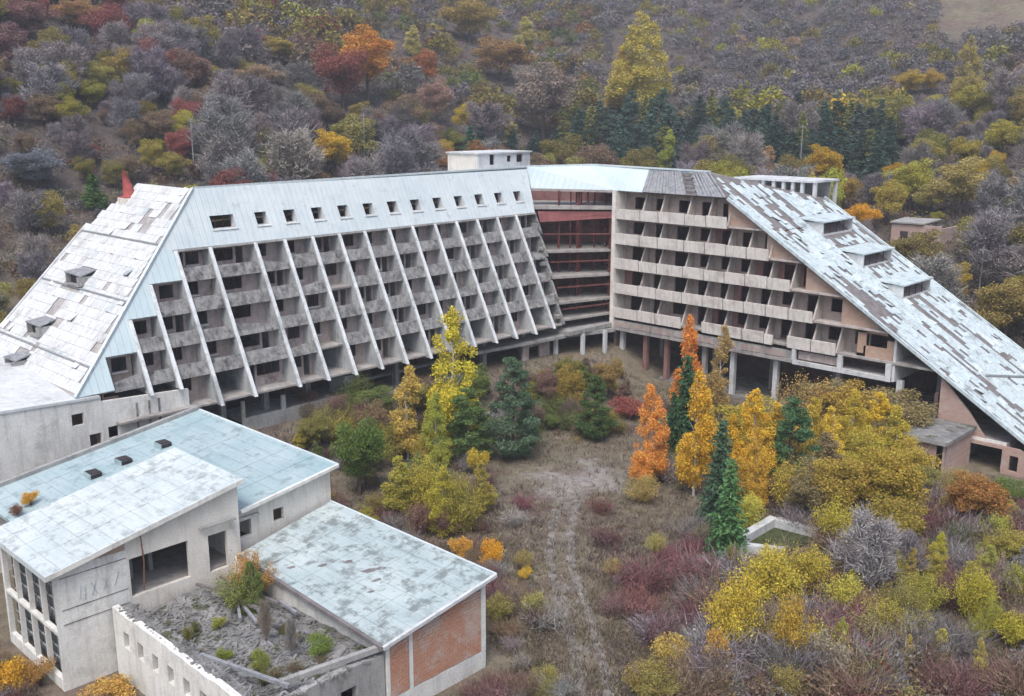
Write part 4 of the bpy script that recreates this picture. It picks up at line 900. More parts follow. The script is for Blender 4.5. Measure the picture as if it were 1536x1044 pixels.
def make_protos():
    for v in range(3):                                                       # round broadleaf, 10 m
        g = np.random.default_rng(100+v); n = 34; cent = []; rad = []
        for i in range(n):
            d = g.normal(size=3); d /= np.linalg.norm(d); r = g.uniform(.35, 1)
            cent.append(np.array([d[0]*3.0*r, d[1]*3.0*r, 5.9+d[2]*3.1*r])); rad.append(g.uniform(.75, 1.5))
        C = blob_points(cent, rad, 15000, g); V, F = quads_from(C, .235, g=g); sg, tp_ = limbs(g, 7.5, .22, 9, 3.0, .3); add_proto('broad', sg, V, F, 'leaf', 'bark')
    for v in range(5):                                                       # slim birch or poplar, 10 m
        g = np.random.default_rng(200+v); cent = []; rad = []
        for i in range(90):
            f = g.random()**1.15; z = 1.3+8.3*f; R0 = 1.28*math.sin(math.pi*min(1, (.18+.82*f))**.8)+.12; a = g.random()*6.28; r = R0*math.sqrt(g.random())*.9
            cent.append(np.array([r*math.cos(a)+.25*math.sin(z*.7+v*2), r*math.sin(a)+.25*math.cos(z*.6+v), z])); rad.append(g.uniform(.3, .72)*(1.1-.5*f))
        C = blob_points(cent, rad, 15000, g, .35, 1.25); V, F = quads_from(C, .165, g=g); sg, tp_ = limbs(g, 9.3, .13, 18, 1.3, .22, 1.3, .12); add_proto('birch', sg, V, F, 'leaf', 'birch_bark')
    for v in range(3):                                                       # fir or spruce, 10 m
        g = np.random.default_rng(300+v); C = []; D = []
        for k in range(30):
            z = .6+9.2*k/30; R0 = 2.1*(1-k/30)**.8*(.85+.3*g.random())+.16; nb_ = max(5, int(11*(1-k/30)))
            for b in range(nb_):
                a = 6.28*b/nb_+g.random(); L = R0*g.uniform(.72, 1.1)
                for q in range(max(5, int(24*L/2))):
                    f = (q+.5+g.random()*.5)/max(5, int(24*L/2)); p = np.array([math.cos(a)*L*f, math.sin(a)*L*f, z-.34*L*f+.12*L*f*f])
                    C.append(p+g.normal(size=3)*np.array([.16, .16, .1])); D.append(np.array([math.cos(a+g.normal()*.8), math.sin(a+g.normal()*.8), -.25]))
        C = np.array(C); V, F = quads_from(C, .52, .42, np.array(D), g=g); sg, tp_ = limbs(g, 9.5, .16, 0, 1, .2); add_proto('fir', sg, V, F, 'leaf', 'bark')
    for v in range(2):                                                       # bushy pine, 10 m
        g = np.random.default_rng(330+v); cent = []; rad = []
        for k in range(95):
            f = g.random()**1.2; z = .7+8.7*f; R0 = 2.5*(1-f)**.6*(.3+.7*min(1, f*6))+.1; a = g.random()*6.28; r = R0*g.uniform(.45, 1)
            cent.append(np.array([r*math.cos(a), r*math.sin(a), z])); rad.append(g.uniform(.42, .85)*(1.1-.5*f))
        C = blob_points(cent, rad, 17000, g, .5, .6); V, F = quads_from(C, .27, .32, g=g); sg, tp_ = limbs(g, 9, .18, 8, 2, .2); add_proto('pine', sg, V, F, 'leaf', 'bark')
    for v in range(3):                                                       # bare tree, 8 m
        g = np.random.default_rng(400+v); sg, tp_ = limbs(g, 6.6, .14, 17, 2.9, .16, 1.0, .3); V, F = twigs(g, tp_, 3200, .95, .03)
        C = blob_points([t[1]*0+t[0] for t in tp_], [1.05]*len(tp_), 5200, g); V2, F2 = quads_from(C, .26, .3, g=g)
        add_proto('bare', sg, np.concatenate([V, V2]), np.concatenate([F, F2+len(V)]), 'twig', 'bark')
    for v in range(3):                                                       # leafy bush, 3 m
        g = np.random.default_rng(500+v); cent = []; rad = []
        for i in range(22):
            a = g.random()*6.28; r = 1.15*math.sqrt(g.random()); z = .55+1.9*g.random()*(1.1-r/1.7); cent.append(np.array([r*math.cos(a), r*math.sin(a), z])); rad.append(g.uniform(.3, .62))
        C = blob_points(cent, rad, 4200, g, .4); V, F = quads_from(C, .125, g=g)
        sg = [(np.array([0, 0, -.1]), c*np.array([.7, .7, .8]), .04, .012) for c in cent[:12]]; add_proto('bush', sg, V, F, 'leaf', 'bark')
    for v in range(3):                                                       # bare twiggy bush, 2.4 m
        g = np.random.default_rng(600+v); sg = []; tp_ = []
        for i in range(16):
            a = g.random()*6.28; d = np.array([math.cos(a)*.6, math.sin(a)*.6, 1.0]); L = g.uniform(1.1, 2.0); o = np.array([g.normal()*.15, g.normal()*.15, -.1])
            sg.append((o, o+d*L*.8, .022, .008)); tp_ += [(o+d*L*.45, d, .7), (o+d*L*.75, d, .7)]
        V, F = twigs(g, tp_, 1100, .6, .013); C = blob_points([t[0] for t in tp_], [.45]*len(tp_), 420, g); V2, F2 = quads_from(C, .12, g=g)
        add_proto('twig_bush', sg, np.concatenate([V, V2]), np.concatenate([F, F2+len(V)]), 'twig', 'bark')
make_protos()
for v in range(4):                                                           # full poplar, 10 m
    g = np.random.default_rng(700+v); cent = []; rad = []
    for i in range(130):
        f = g.random()**1.25; z = .9+8.8*f; R0 = 1.75*math.sin(math.pi*min(1, .2+.8*f)**.85)**.9+.1; a = g.random()*6.28; r = R0*math.sqrt(g.random())
        cent.append(np.array([r*math.cos(a)+.2*math.sin(z*.8+v*2), r*math.sin(a)+.2*math.cos(z*.7+v), z])); rad.append(g.uniform(.28, .72)*(1.1-.55*f))
    C = blob_points(cent, rad, 27000, g, .35, 1.25); V, F = quads_from(C, .15, g=g); sg, tp_ = limbs(g, 9.4, .14, 18, 1.5, .2, 1.3, .12); add_proto('poplar', sg, V, F, 'leaf', 'birch_bark')
for v in range(4):                                                           # many-stemmed upright thicket tree, 3 m
    g = np.random.default_rng(900+v); sg = []; C = []
    for i in range(46):
        a = g.random()*6.28; t_ = g.random()**.6; o = np.array([g.normal()*.22, g.normal()*.22, -.1]); e = np.array([math.cos(a)*1.35*t_, math.sin(a)*1.35*t_, (2.9-1.3*t_**2)*g.uniform(.7, 1.05)])
        m_ = o+(e-o)*.5+np.array([-math.cos(a), -math.sin(a), 0])*.12*t_; sg += [(o, m_, .022, .014), (m_, e, .014, .005)]
        nl_ = int(g.uniform(130, 300)); f = g.uniform(.25, 1.05, nl_)[:, None]; P_ = np.where(f < .5, o+(m_-o)*f*2, m_+(e-m_)*(f-.5)*2); C.append(P_+g.normal(size=(nl_, 3))*np.array([.13, .13, .16]))
    C = np.concatenate(C); V, F = quads_from(C, .085, .6, g=g); add_proto('willow', sg, V, F, 'leaf', 'bark')
for v in range(4):                                                           # far dome-shaped crown, 7 m
    g = np.random.default_rng(800+v); cent = []; rad = []
    for i in range(26):
        a = g.random()*6.28; f = g.random(); r = 3.1*math.sqrt(f); cent.append(np.array([r*math.cos(a), r*math.sin(a), 1.4+3.9*(1-f)**.7*g.uniform(.75, 1.1)])); rad.append(g.uniform(.8, 1.5))
    C = blob_points(cent, rad, 1400, g, .6, 1.0); V, F = quads_from(C, .42, .5, g=g); add_proto('dome', limbs(g, 4, .15, 5, 2, .3)[0], V, F, 'leaf', 'bark')
BASE_H = dict(willow=2.8, poplar=10, dome=6.6, broad=9.6, birch=10, fir=10, pine=10, bare=8, bush=2.7, twig_bush=2.3)
def jit(c, v=.12):
    k = 1+rnd.uniform(-v, v); return tuple(max(0.004, x*k*(1+rnd.uniform(-v, v)*.3)) for x in c)
SPOTS = []
def plant(kind, x, y, h, col, name, label, cat, group=None, wf=1.0, sink=0.0, var=None):
    tm, cm, _ = PROTO[kind][rnd.randrange(len(PROTO[kind])) if var is None else var % len(PROTO[kind])]; s = h/BASE_H[kind]; z = gz(x, y)
    e = empty(name, (x, y, z-sink), label, cat, group, rnd.uniform(0, 6.28), (s*wf, s*wf, s))
    put('trunk' if kind not in ('bush', 'twig_bush', 'willow') else 'stems', tm, e); put('crown' if kind not in ('bush', 'twig_bush', 'willow') else 'foliage', cm, e, jit(tuple(q*((1.22 if name == 'hillside_tree' else 1.5) if kind in ('birch', 'broad', 'bush', 'poplar', 'willow') else 1.15) for q in col), .06))
    SPOTS.append((x, y, h*.3*wf)); return e
GOLD, YEL, YGR, OLV, ORG, RUST = (.46, .30, .04), (.46, .36, .05), (.33, .31, .06), (.25, .215, .07), (.50, .20, .05), (.28, .14, .06)
MAR, VIO, GRY, BRN, PINE, FIR, GRN, TAN = (.24, .09, .08), (.20, .182, .19), (.225, .21, .20), (.20, .145, .10), (.06, .10, .07), (.05, .115, .06), (.10, .16, .05), (.30, .24, .15)
def at_px(kind, px, by, ty, col, name, label, cat, wpx=None, group=None, var=None):
    """a plant that stands where the photograph shows it, at its real distance"""
    x, y, z = on_ground(px, by); d = depth(x, y, z); h = (by-ty)*d/FPX*1.02
    wf = 1.0
    if wpx:
        nat = {'willow': 2.7, 'poplar': 4.4, 'dome': 7.5, 'broad': 6.6, 'birch': 2.95, 'fir': 3.5, 'pine': 3.7, 'bare': 5.6, 'bush': 2.8, 'twig_bush': 2.4}[kind]/BASE_H[kind]*h
        wf = max(.45, min(2.2, wpx*d/FPX/nat))
    return plant(kind, x, y, h, col, name, label, cat, group, wf, var=var)
LMK = [(515, 115, 'round maroon tree'), (552, 90, 'tall orange-gold tree'), (500, 230, 'golden tree above the ridge'), (960, 100, 'very tall yellow-green poplar'), (815, 150, 'grey-brown dome tree'), (725, 238, 'rooftop house'), (1180, 262, 'rooftop colonnade'),
 (1380, 125, 'pair of gold trees'), (1446, 110, 'tall ochre poplar'), (197, 270, 'red flue'), (1395, 350, 'ruined shed'), (388, 115, 'salmon-tan domed tree'), (750, 85, 'brown-orange tree crest'), (1290, 330, 'bright orange-yellow tree'), (292, 230, 'left lamp pole'), (548, 222, 'pole on the long ridge'), (40, 30, 'top left red tree'), (1467, 410, 'pale right pole'), (150, 120, 'pale yellow-green tree'), (1502, 205, 'yellow-olive edge tree'), (1067, 230, 'pole behind the roof boards'),
 (1180, 80, 'upper middle of the right hillside'), (640, 100, 'small rust tree')]
LMF = [(962, 120, 'very tall poplar'), (1000, 230, 'yellow-green ridge poplar'), (1067, 230, 'pole behind the roof boards'), (1199, 235, 'pole by the colonnade'), (1152, 248, 'orange-tan tree'), (1264, 288, 'ochre tree'), (888, 215, 'pole behind the stair hall'), (1330, 300, 'yellow tree behind the first dormer')]
LMY = [(612, 620, 'golden birch'), (1182, 660, 'green pine among birches'), (1255, 730, 'wide olive gold tree'), (1307, 640, 'bright yellow birch'), (450, 640, 'cyan hall roof'), (1028, 600, 'green fir'), (1500, 700, 'garage wall'), (1160, 805, 'concrete basin'), (860, 900, 'dirt path'), (735, 860, 'brick hall corner'), (1320, 1010, 'crimson shrub'), (1302, 840, 'white-branched bare tree'), (975, 650, 'orange cone-shaped tree'), (1460, 750, 'orange-brown garage tree'), (1098, 920, 'large yellow round tree'), (1005, 970, 'ochre path shrub'), (1455, 885, 'yellow-green pointed tree'), (1185, 950, 'gold tree'), (850, 740, 'grey clearing'), (540, 690, 'round green tree'), (770, 620, 'blue-green pine'), (1090, 770, 'bright green fir'), (1525, 940, 'yellow-green edge shrub'), (1240, 980, 'tan shrub'), (1370, 700, 'pavilion'), (640, 740, 'yellow leafy tree'), (893, 620, 'small rounded pine')]
def beside(px, py, L):
    d, lx_, ly_, n = min((math.hypot(px-a, (py-b)*1.3), a, b, n) for a, b, n in L); dx, dy = px-lx_, py-ly_
    side = ('left of' if dx < 0 else 'right of') if abs(dx) > abs(dy) else ('above' if dy < 0 else 'below')
    return ('just ' if d < 45 else '')+side+' the '+n
# ---- courtyard trees, one by one
CT = [
 ('poplar', 680, 672, 455, (.46, .40, .05), 'poplar_tree', 'tallest yellow-green poplar in front of the finned facade', 'tree', 98),
 ('pine', 702, 692, 575, (.115, .175, .06), 'pine_tree', 'green pine at the foot of the tallest yellow poplar', 'tree', 66),
 ('poplar', 655, 700, 585, (.30, .32, .06), 'poplar_tree', 'yellow-green poplar left of the pine under the tallest one', 'tree', 52),
 ('birch', 612, 690, 545, (.40, .30, .08), 'birch_tree', 'golden birch with pale trunk left of the tall poplar', 'tree', 58),
 ('pine', 770, 690, 528, (.11, .17, .10), 'pine_tree', 'blue-green pine right of the tall yellow poplar', 'tree', 66),
 ('broad', 540, 745, 622, (.10, .15, .04), 'leafy_tree', 'round green tree nearest the cyan hall roof', 'tree', 82),
 ('willow', 575, 700, 640, (.26, .24, .05), 'leafy_tree', 'yellow-green small tree between green tree and golden birch', 'tree', 60),
 ('willow', 640, 775, 690, (.33, .28, .05), 'leafy_tree', 'yellow leafy tree in front of the golden birch', 'tree', 80),
 ('willow', 690, 800, 715, (.26, .23, .05), 'leafy_tree', 'loose olive-yellow tree beside the brick hall roof', 'tree', 74),
 ('bush', 738, 855, 795, (.55, .30, .03), 'shrub', 'bright orange-yellow shrub behind the corner of the brick hall', 'shrub', 36),
 ('bush', 690, 838, 795, (.50, .30, .05), 'shrub', 'small golden shrub left of the bright orange-yellow one', 'shrub', 36),
 ('bush', 718, 712, 660, (.42, .33, .05), 'shrub', 'small yellow shrub at the foot of the blue-green pine', 'shrub', 36),
 ('bush', 640, 735, 690, (.46, .24, .05), 'shrub', 'small orange shrub under the golden birch', 'shrub', 26),
 ('broad', 850, 625, 548, (.26, .19, .05), 'leafy_tree', 'olive-gold round tree in front of the stair hall', 'tree', 62),
 ('pine', 893, 660, 560, (.085, .13, .05), 'pine_tree', 'small rounded pine below the stair hall', 'tree', 46),
 ('broad', 912, 600, 540, (.24, .17, .07), 'leafy_tree', 'brownish thin tree by the white column of the stair hall', 'tree', 46),
 ('bush', 940, 625, 590, (.22, .07, .06), 'shrub', 'dull red shrub under the red columns', 'shrub', 60),
 ('poplar', 975, 728, 576, (.58, .27, .07), 'birch_tree', 'orange and gold cone-shaped tree at the edge of the clearing', 'tree', 66),
 ('birch', 1026, 640, 472, (.52, .21, .05), 'birch_tree', 'orange-topped tree before the balconies', 'tree', 44),
 ('fir', 1028, 655, 530, (.06, .13, .06), 'fir_tree', 'green fir below the orange-topped tree', 'tree', 52),
 ('birch', 1077, 630, 486, (.34, .25, .10), 'birch_tree', 'thin pale gold birch in front of the lowest balconies', 'tree', 40),
 ('fir', 1008, 690, 585, (.06, .115, .055), 'fir_tree', 'slim green fir behind the orange cone-shaped tree', 'tree', 32),
 ('birch', 1040, 745, 553, (.50, .32, .04), 'birch_tree', 'tall golden birch with white trunk beside the orange tree', 'tree', 56),
 ('fir', 1076, 790, 622, (.075, .135, .08), 'fir_tree', 'dark green fir right of the tall golden birch', 'tree', 54),
 ('fir', 1090, 832, 682, (.10, .20, .08), 'fir_tree', 'bright green fir nearest the concrete basin', 'tree', 54),
 ('poplar', 1125, 735, 577, (.50, .32, .04), 'birch_tree', 'broad golden birch between dark fir and green pine', 'tree', 82),
 ('birch', 1131, 768, 636, (.46, .29, .05), 'birch_tree', 'slender gold birch with long bare stem above the basin', 'tree', 40),
 ('birch', 1096, 700, 618, (.48, .31, .04), 'birch_tree', 'small golden birch tucked behind the dark fir', 'tree', 30),
 ('pine', 1182, 735, 588, (.09, .18, .085), 'pine_tree', 'green pine between gold birches before the balcony wing', 'tree', 70),
 ('birch', 1243, 715, 608, (.52, .38, .06), 'birch_tree', 'pale yellow birch right of the green pine', 'tree', 40),
 ('birch', 1307, 700, 588, (.50, .36, .04), 'birch_tree', 'bright yellow birch left of the pavilion', 'tree', 58),
 ('willow', 1205, 655, 562, (.28, .19, .07), 'leafy_tree', 'brownish gold tree under the end of the lowest balconies', 'tree', 100),
 ('broad', 1275, 670, 572, (.30, .21, .05), 'leafy_tree', 'olive gold tree under the base slab of the balcony wing', 'tree', 105),
 ('willow', 1160, 725, 640, (.32, .22, .05), 'leafy_tree', 'gold bushy tree between slender birch and green pine', 'tree', 80),
 ('broad', 1255, 790, 672, (.27, .20, .045), 'leafy_tree', 'wide olive gold tree behind the basin', 'tree', 110),
 ('broad', 1325, 790, 665, (.28, .21, .04), 'leafy_tree', 'wide olive yellow tree left of the orange bush by the garage', 'tree', 115),
 ('willow', 1255, 825, 745, (.36, .31, .05), 'leafy_tree', 'low yellow-green tree right above the basin', 'tree', 75),
 ('broad', 1340, 830, 740, (.25, .20, .045), 'leafy_tree', 'dark olive tree in the thicket below the pavilion', 'tree', 90),
 ('willow', 1150, 925, 826, (.38, .31, .05), 'leafy_tree', 'yellow round tree just below the basin', 'tree', 110),
 ('willow', 1205, 905, 820, (.34, .28, .05), 'leafy_tree', 'yellow olive round tree right below the basin', 'tree', 85),
 ('willow', 1098, 985, 860, (.42, .32, .05), 'leafy_tree', 'large yellow round tree at the edge of the brush', 'tree', 90),
 ('willow', 1185, 1000, 895, (.40, .27, .05), 'leafy_tree', 'gold tree with reddish shade beneath the round yellow trees', 'tree', 75),
 ('bush', 1005, 1005, 935, (.36, .27, .08), 'shrub', 'ochre shrub nearest the dirt path', 'shrub', 62),
 ('bush', 1070, 1010, 930, (.42, .27, .06), 'shrub', 'gold shrub left of the large yellow round tree', 'shrub', 46),
 ('bare', 1302, 905, 772, (.30, .28, .28), 'bare_tree', 'bare white-branched tree in the middle of the thicket', 'tree', 100),
 ('broad', 1460, 800, 702, (.25, .13, .045), 'leafy_tree', 'orange-brown tree in front of the garage', 'tree', 92),
 ('birch', 1405, 865, 795, (.38, .34, .05), 'birch_tree', 'thin yellow-green sapling in the thicket', 'tree', 28),
 ('willow', 1455, 930, 842, (.38, .34, .05), 'leafy_tree', 'yellow-green pointed tree near the right edge', 'tree', 62),
 ('birch', 1468, 855, 810, (.22, .24, .05), 'birch_tree', 'small green sapling above the yellow-green pointed tree', 'tree', 24),
 ('bare', 1355, 880, 795, (.21, .19, .20), 'bare_tree', 'grey bare tree below the olive thicket', 'tree', 60),
 ('bush', 1525, 975, 900, (.36, .32, .05), 'shrub', 'yellow-green shrub at the right edge', 'shrub', 60),
 ('bush', 1320, 1040, 985, (.20, .02, .03), 'shrub', 'deep crimson shrub at the bottom of the thicket', 'shrub', 42),
 ('bush', 1240, 1030, 925, (.26, .22, .16), 'shrub', 'tan shrub beside the crimson one', 'shrub', 70),
 ('bush', 1370, 975, 915, (.30, .27, .12), 'shrub', 'pale olive shrub right of the crimson one', 'shrub', 60),
 ('broad', 1520, 860, 790, (.26, .23, .06), 'leafy_tree', 'olive tree cut by the right edge below the garage', 'tree', 70),
 ('bush', 1335, 1044, 1000, (.24, .22, .24), 'shrub', 'grey twiggy shrub at the bottom right', 'shrub', 70),
 ('bush', 12, 1040, 975, (.50, .30, .04), 'shrub', 'golden shrub in the bottom left corner', 'shrub', 60),
 ('bush', 60, 1030, 975, (.34, .20, .06), 'shrub', 'rusty shrub at the foot of the gridded end wall', 'shrub', 50),
 ('bush', 165, 1060, 1012, (.38, .24, .07), 'shrub', 'ochre shrub at the foot of the white hall', 'shrub', 80),
 ('birch', 1153, 725, 596, (.48, .33, .05), 'birch_tree', 'golden birch just left of the green pine', 'tree', 52),
 ('birch', 1216, 705, 592, (.44, .33, .06), 'birch_tree', 'tawny gold birch just right of the green pine', 'tree', 48),
 ('poplar', 1272, 705, 582, (.40, .31, .05), 'poplar_tree', 'olive gold poplar between the two yellow birches', 'tree', 66),
 ('birch', 1338, 725, 605, (.36, .29, .05), 'birch_tree', 'olive gold birch touching the pavilion', 'tree', 50),
 ('birch', 1060, 705, 596, (.40, .29, .06), 'birch_tree', 'dull gold birch behind the dark fir', 'tree', 42),
 ('willow', 1100, 760, 690, (.34, .24, .06), 'willow_shrub', 'gold willow shrub at the foot of the broad golden birch', 'shrub', 62),
 ('willow', 1190, 775, 690, (.32, .25, .05), 'willow_shrub', 'gold willow shrub below the green pine', 'shrub', 80),
 ('birch', 598, 778, 680, (.32, .29, .06), 'birch_tree', 'yellow-green birch left of the yellow leafy tree', 'tree', 50),
 ('poplar', 665, 800, 695, (.34, .30, .05), 'poplar_tree', 'yellow-green poplar in front of the yellow leafy tree', 'tree', 60),
 ('birch', 725, 770, 690, (.30, .25, .06), 'birch_tree', 'thin olive birch at the left of the clearing', 'tree', 34),
 ('broad', 560, 690, 598, (.19, .14, .08), 'leafy_tree', 'brown tree at the foot of the white fins', 'tree', 66),
 ('bush', 788, 872, 848, (.46, .32, .05), 'shrub', 'tiny yellow shrub right of the brick hall roof corner', 'shrub', 22),
]
for k, px, by, ty, c, n, lab, cat, w in CT: at_px(k, px, by, ty, c, n, lab, cat, w)
g_ = random.Random(44)
def thicket(n, x0, x1, y0, y1, t0, t1, cols, near, kinds=('broad', 'willow', 'willow', 'twig_bush', 'birch')):
    for i in range(n):
        px_, by_ = g_.uniform(x0, x1), g_.uniform(y0, y1); c, cn = g_.choice(cols); k = g_.choice(kinds); h_ = g_.uniform(t0, t1)
        at_px(k, px_, by_, by_-h_, jit(c, .15), 'thicket_shrub', '%s %s thicket shrub %s' % ('tall' if h_ > t0*.65+t1*.35 else 'low', cn, beside(px_, by_-h_/2, LMY)), 'shrub', h_*g_.uniform(.9, 1.4), cn+' thicket shrubs around the courtyard')
BC = [((.20, .18, .06), 'olive'), ((.15, .12, .09), 'brown'), ((.12, .15, .05), 'green'), ((.16, .10, .08), 'russet'), ((.30, .25, .05), 'gold')]
thicket(26, 450, 640, 612, 700, 28, 55, BC, 'at the foot of the finned wing'); thicket(18, 640, 830, 590, 680, 26, 50, BC, 'below the right fins')
thicket(10, 770, 930, 548, 585, 18, 32, BC[:3], 'under the stair hall'); thicket(26, 790, 960, 575, 655, 22, 46, BC, 'before the stair hall'); thicket(14, 500, 700, 730, 840, 30, 60, BC, 'behind the brick hall roof')
thicket(22, 1120, 1380, 640, 800, 45, 90, BC[:1]+[((.32, .26, .05), 'mustard'), ((.30, .25, .05), 'dark gold'), ((.22, .18, .09), 'brownish')], 'in the gold thicket below the balcony wing')
thicket(10, 1380, 1530, 760, 850, 30, 60, BC, 'in front of the garage'); thicket(12, 1120, 1530, 880, 1040, 40, 75, [((.36, .31, .06), 'yellow'), ((.20, .17, .08), 'olive-brown'), ((.17, .155, .16), 'grey'), ((.20, .15, .11), 'tan')], 'in the foreground thicket')
for i in range(22):
    px_ = g_.choice([g_.uniform(1390, 1535), g_.uniform(1090, 1380)]); by_ = g_.uniform(850, 1030); h_ = g_.uniform(38, 78)
    at_px(g_.choice(['birch', 'willow', 'poplar']), px_, by_, by_-h_, jit(g_.choice([(.32, .29, .06), (.26, .25, .06), (.30, .24, .08)]), .15), 'sapling', '%s yellow-green sapling %s' % ('tall' if h_ > 56 else 'short', beside(px_, by_-h_/2, LMY)), 'tree', h_*g_.uniform(.35, .6), 'yellow-green saplings in the foreground')
# saplings rooted in the ruin and on the roofs
def on_roof(kind, x, y, z, h, col, name, label, cat, wf=1):
    e = plant(kind, x, y, h, col, name, label, cat, None, wf); e.location.z = z; return e
on_roof('poplar', -49.2, 28.6, 3.3, 3.4, (.12, .15, .05), 'young_poplar', 'young green poplar growing in the rubble beside the brick hall roof', 'tree', 1.15)
on_roof('willow', -51.0, 29.6, 3.5, 2.6, (.34, .20, .06), 'young_willow', 'young orange-tinged willow against the white hall wall', 'tree', 1.3)
on_roof('willow', -50.1, 28.1, 3.4, 2.5, (.17, .19, .06), 'young_willow', 'young green willow in the middle of the rubble', 'tree', 1.3)
on_roof('bush', -48.6, 26.0, 3.4, 1.2, (.26, .27, .06), 'shrub', 'small yellow-green shrub on the left of the rubble', 'shrub', .7)
on_roof('bare', -45.2, 26.9, 3.3, 3.0, (.26, .22, .18), 'bare_sapling', 'thin bare sapling in the middle of the rubble', 'tree', .45)
on_roof('bare', -43.2, 27.2, 3.3, 2.4, (.24, .22, .20), 'bare_sapling', 'small grey bare sapling near the brick end', 'tree', .45)
on_roof('bush', -42.2, 28.3, 3.4, 1.7, (.15, .20, .05), 'shrub', 'green shrub under the edge of the brick hall roof', 'shrub', .9)
on_roof('bush', -43.2, 25.2, 3.4, 1.6, (.20, .22, .05), 'shrub', 'green-yellow shrub at the front of the rubble', 'shrub', .7)
on_roof('bush', -45.3, 24.4, 3.4, 1.1, (.20, .23, .05), 'shrub', 'low green shrub beside the long rubble wall', 'shrub', .9)
for i in range(16):
    x_, y_ = rnd.uniform(-53, -40.5), rnd.uniform(23.6, 29.8); sz_ = rnd.uniform(.5, 1.0)
    on_roof('twig_bush' if i % 3 else 'willow', x_, y_, 3.3, sz_, jit((.19, .16, .10) if i % 3 else (.16, .17, .06), .2), 'weed', '%s weed among the rubble of the roofless annex' % ('dry brown' if i % 3 else 'green'), 'weed')['group'] = ('dry' if i % 3 else 'green')+' weeds in the rubble'
on_roof('bush', -68.6, 23.4, 6.2, 1.4, (.46, .26, .04), 'shrub', 'orange shrub growing on the edge of the cyan roof', 'shrub', .9)
on_roof('bush', -68.0, 22.2, 6.1, .9, (.16, .09, .06), 'shrub', 'brown shrub below the orange one on the cyan roof', 'shrub', 1.2)
# ---- hillside trees that stand out
HT = [
 ('broad', 552, 158, 40, (.48, .23, .05), 'tall orange-gold tree behind the maroon tree on the hillside', 92), ('broad', 515, 165, 68, (.26, .095, .075), 'round maroon tree high on the hillside', 88),
 ('broad', 500, 265, 192, (.50, .33, .04), 'bright golden tree just above the long ridge', 62), ('poplar', 962, 172, 26, (.36, .31, .07), 'very tall yellow-green poplar on the hillside', 104),
 ('poplar', 935, 165, 75, (.40, .31, .06), 'yellow poplar at the left foot of the very tall one', 60), ('broad', 640, 135, 72, (.34, .14, .06), 'small rust tree right of the maroon tree', 42),
 ('broad', 655, 190, 118, (.30, .20, .16), 'pinkish brown tree above the rooftop house', 54), ('broad', 815, 215, 95, (.25, .21, .18), 'large grey-brown dome-shaped tree above the stair hall', 112),
 ('broad', 752, 122, 60, (.30, .19, .08), 'brown-orange tree crest high on the hillside', 92), ('broad', 697, 208, 158, (.42, .32, .05), 'yellow tree left of the rooftop house', 36),
 ('broad', 665, 252, 208, (.40, .29, .05), 'mustard tree touching the rooftop house', 40), ('fir', 706, 248, 190, (.06, .14, .09), 'blue-green fir behind the rooftop house', 36),
 ('broad', 705, 65, 0, (.33, .25, .07), 'ochre tree near the top of the hillside', 84), ('birch', 620, 85, 40, (.38, .34, .12), 'pale yellow pointed tree right of the orange tree', 34),
 ('birch', 786, 85, 28, (.36, .32, .10), 'pale yellow-green pointed tree high above the stair hall', 36), ('birch', 1000, 268, 196, (.24, .27, .06), 'yellow-green poplar right behind the balcony wing ridge', 32),
 ('birch', 1152, 275, 220, (.38, .24, .12), 'orange-tan tree above the rooftop colonnade', 44), ('broad', 1365, 145, 106, (.44, .32, .06), 'gold round tree on the right hillside', 48),
 ('broad', 1395, 142, 104, (.42, .29, .07), 'smaller gold tree touching the gold round tree', 34), ('poplar', 1446, 170, 60, (.33, .27, .09), 'tall ochre poplar on the right hillside', 56),
 ('broad', 1462, 185, 128, (.30, .27, .06), 'olive tree at the foot of the tall ochre poplar', 60), ('broad', 1447, 255, 206, (.34, .29, .06), 'olive-yellow tree on the lower right hillside', 46),
 ('broad', 1502, 238, 178, (.35, .30, .06), 'yellow-olive tree near the right edge of the hillside', 58), ('broad', 1330, 338, 268, (.36, .29, .07), 'yellow tree behind the first dormer', 58),
 ('broad', 1264, 315, 262, (.34, .23, .06), 'ochre tree right of the rooftop colonnade', 50), ('broad', 1290, 352, 306, (.60, .32, .03), 'bright orange-yellow tree behind the slope', 52),
 ('broad', 1440, 325, 238, (.34, .28, .10), 'pale ochre tree right of the slope', 82), ('broad', 1395, 325, 275, (.33, .28, .10), 'pale ochre smaller tree beside the larger one', 60),
 ('broad', 1432, 462, 396, (.42, .30, .05), 'golden tree close behind the lower slope', 40), ('birch', 1214, 300, 252, (.52, .33, .03), 'small bright yellow tree right behind the colonnade', 26),
 ('broad', 1515, 310, 265, (.40, .27, .08), 'orange-tan tree at the right edge of the hillside', 44), ('broad', 230, 262, 210, (.35, .29, .07), 'yellow shrubby tree above the left end of the ridge', 40),
 ('fir', 142, 312, 262, (.09, .17, .05), 'small green conifer left of the red flue', 36), ('broad', 55, 285, 222, (.16, .17, .20), 'grey-blue bare thicket tree at the left edge', 90),
 ('broad', 40, 60, 0, (.25, .14, .13), 'dull red tree in the top left corner', 80), ('broad', 120, 50, 0, (.34, .21, .10), 'orange-brown tree at the top left', 70), ('broad', 15, 110, 40, (.22, .13, .13), 'dark red-brown tree at the left edge', 70),
 ('broad', 388, 140, 98, (.33, .24, .15), 'salmon-tan domed tree left of the maroon tree', 80), ('broad', 420, 100, 55, (.33, .27, .07), 'yellow-olive tree left of the orange-gold tree', 56), ('broad', 150, 150, 95, (.33, .30, .09), 'pale yellow-green tree on the left hillside', 54),
 ('broad', 320, 128, 100, (.33, .30, .09), 'pale yellow tree left of the salmon-tan dome', 48),
]
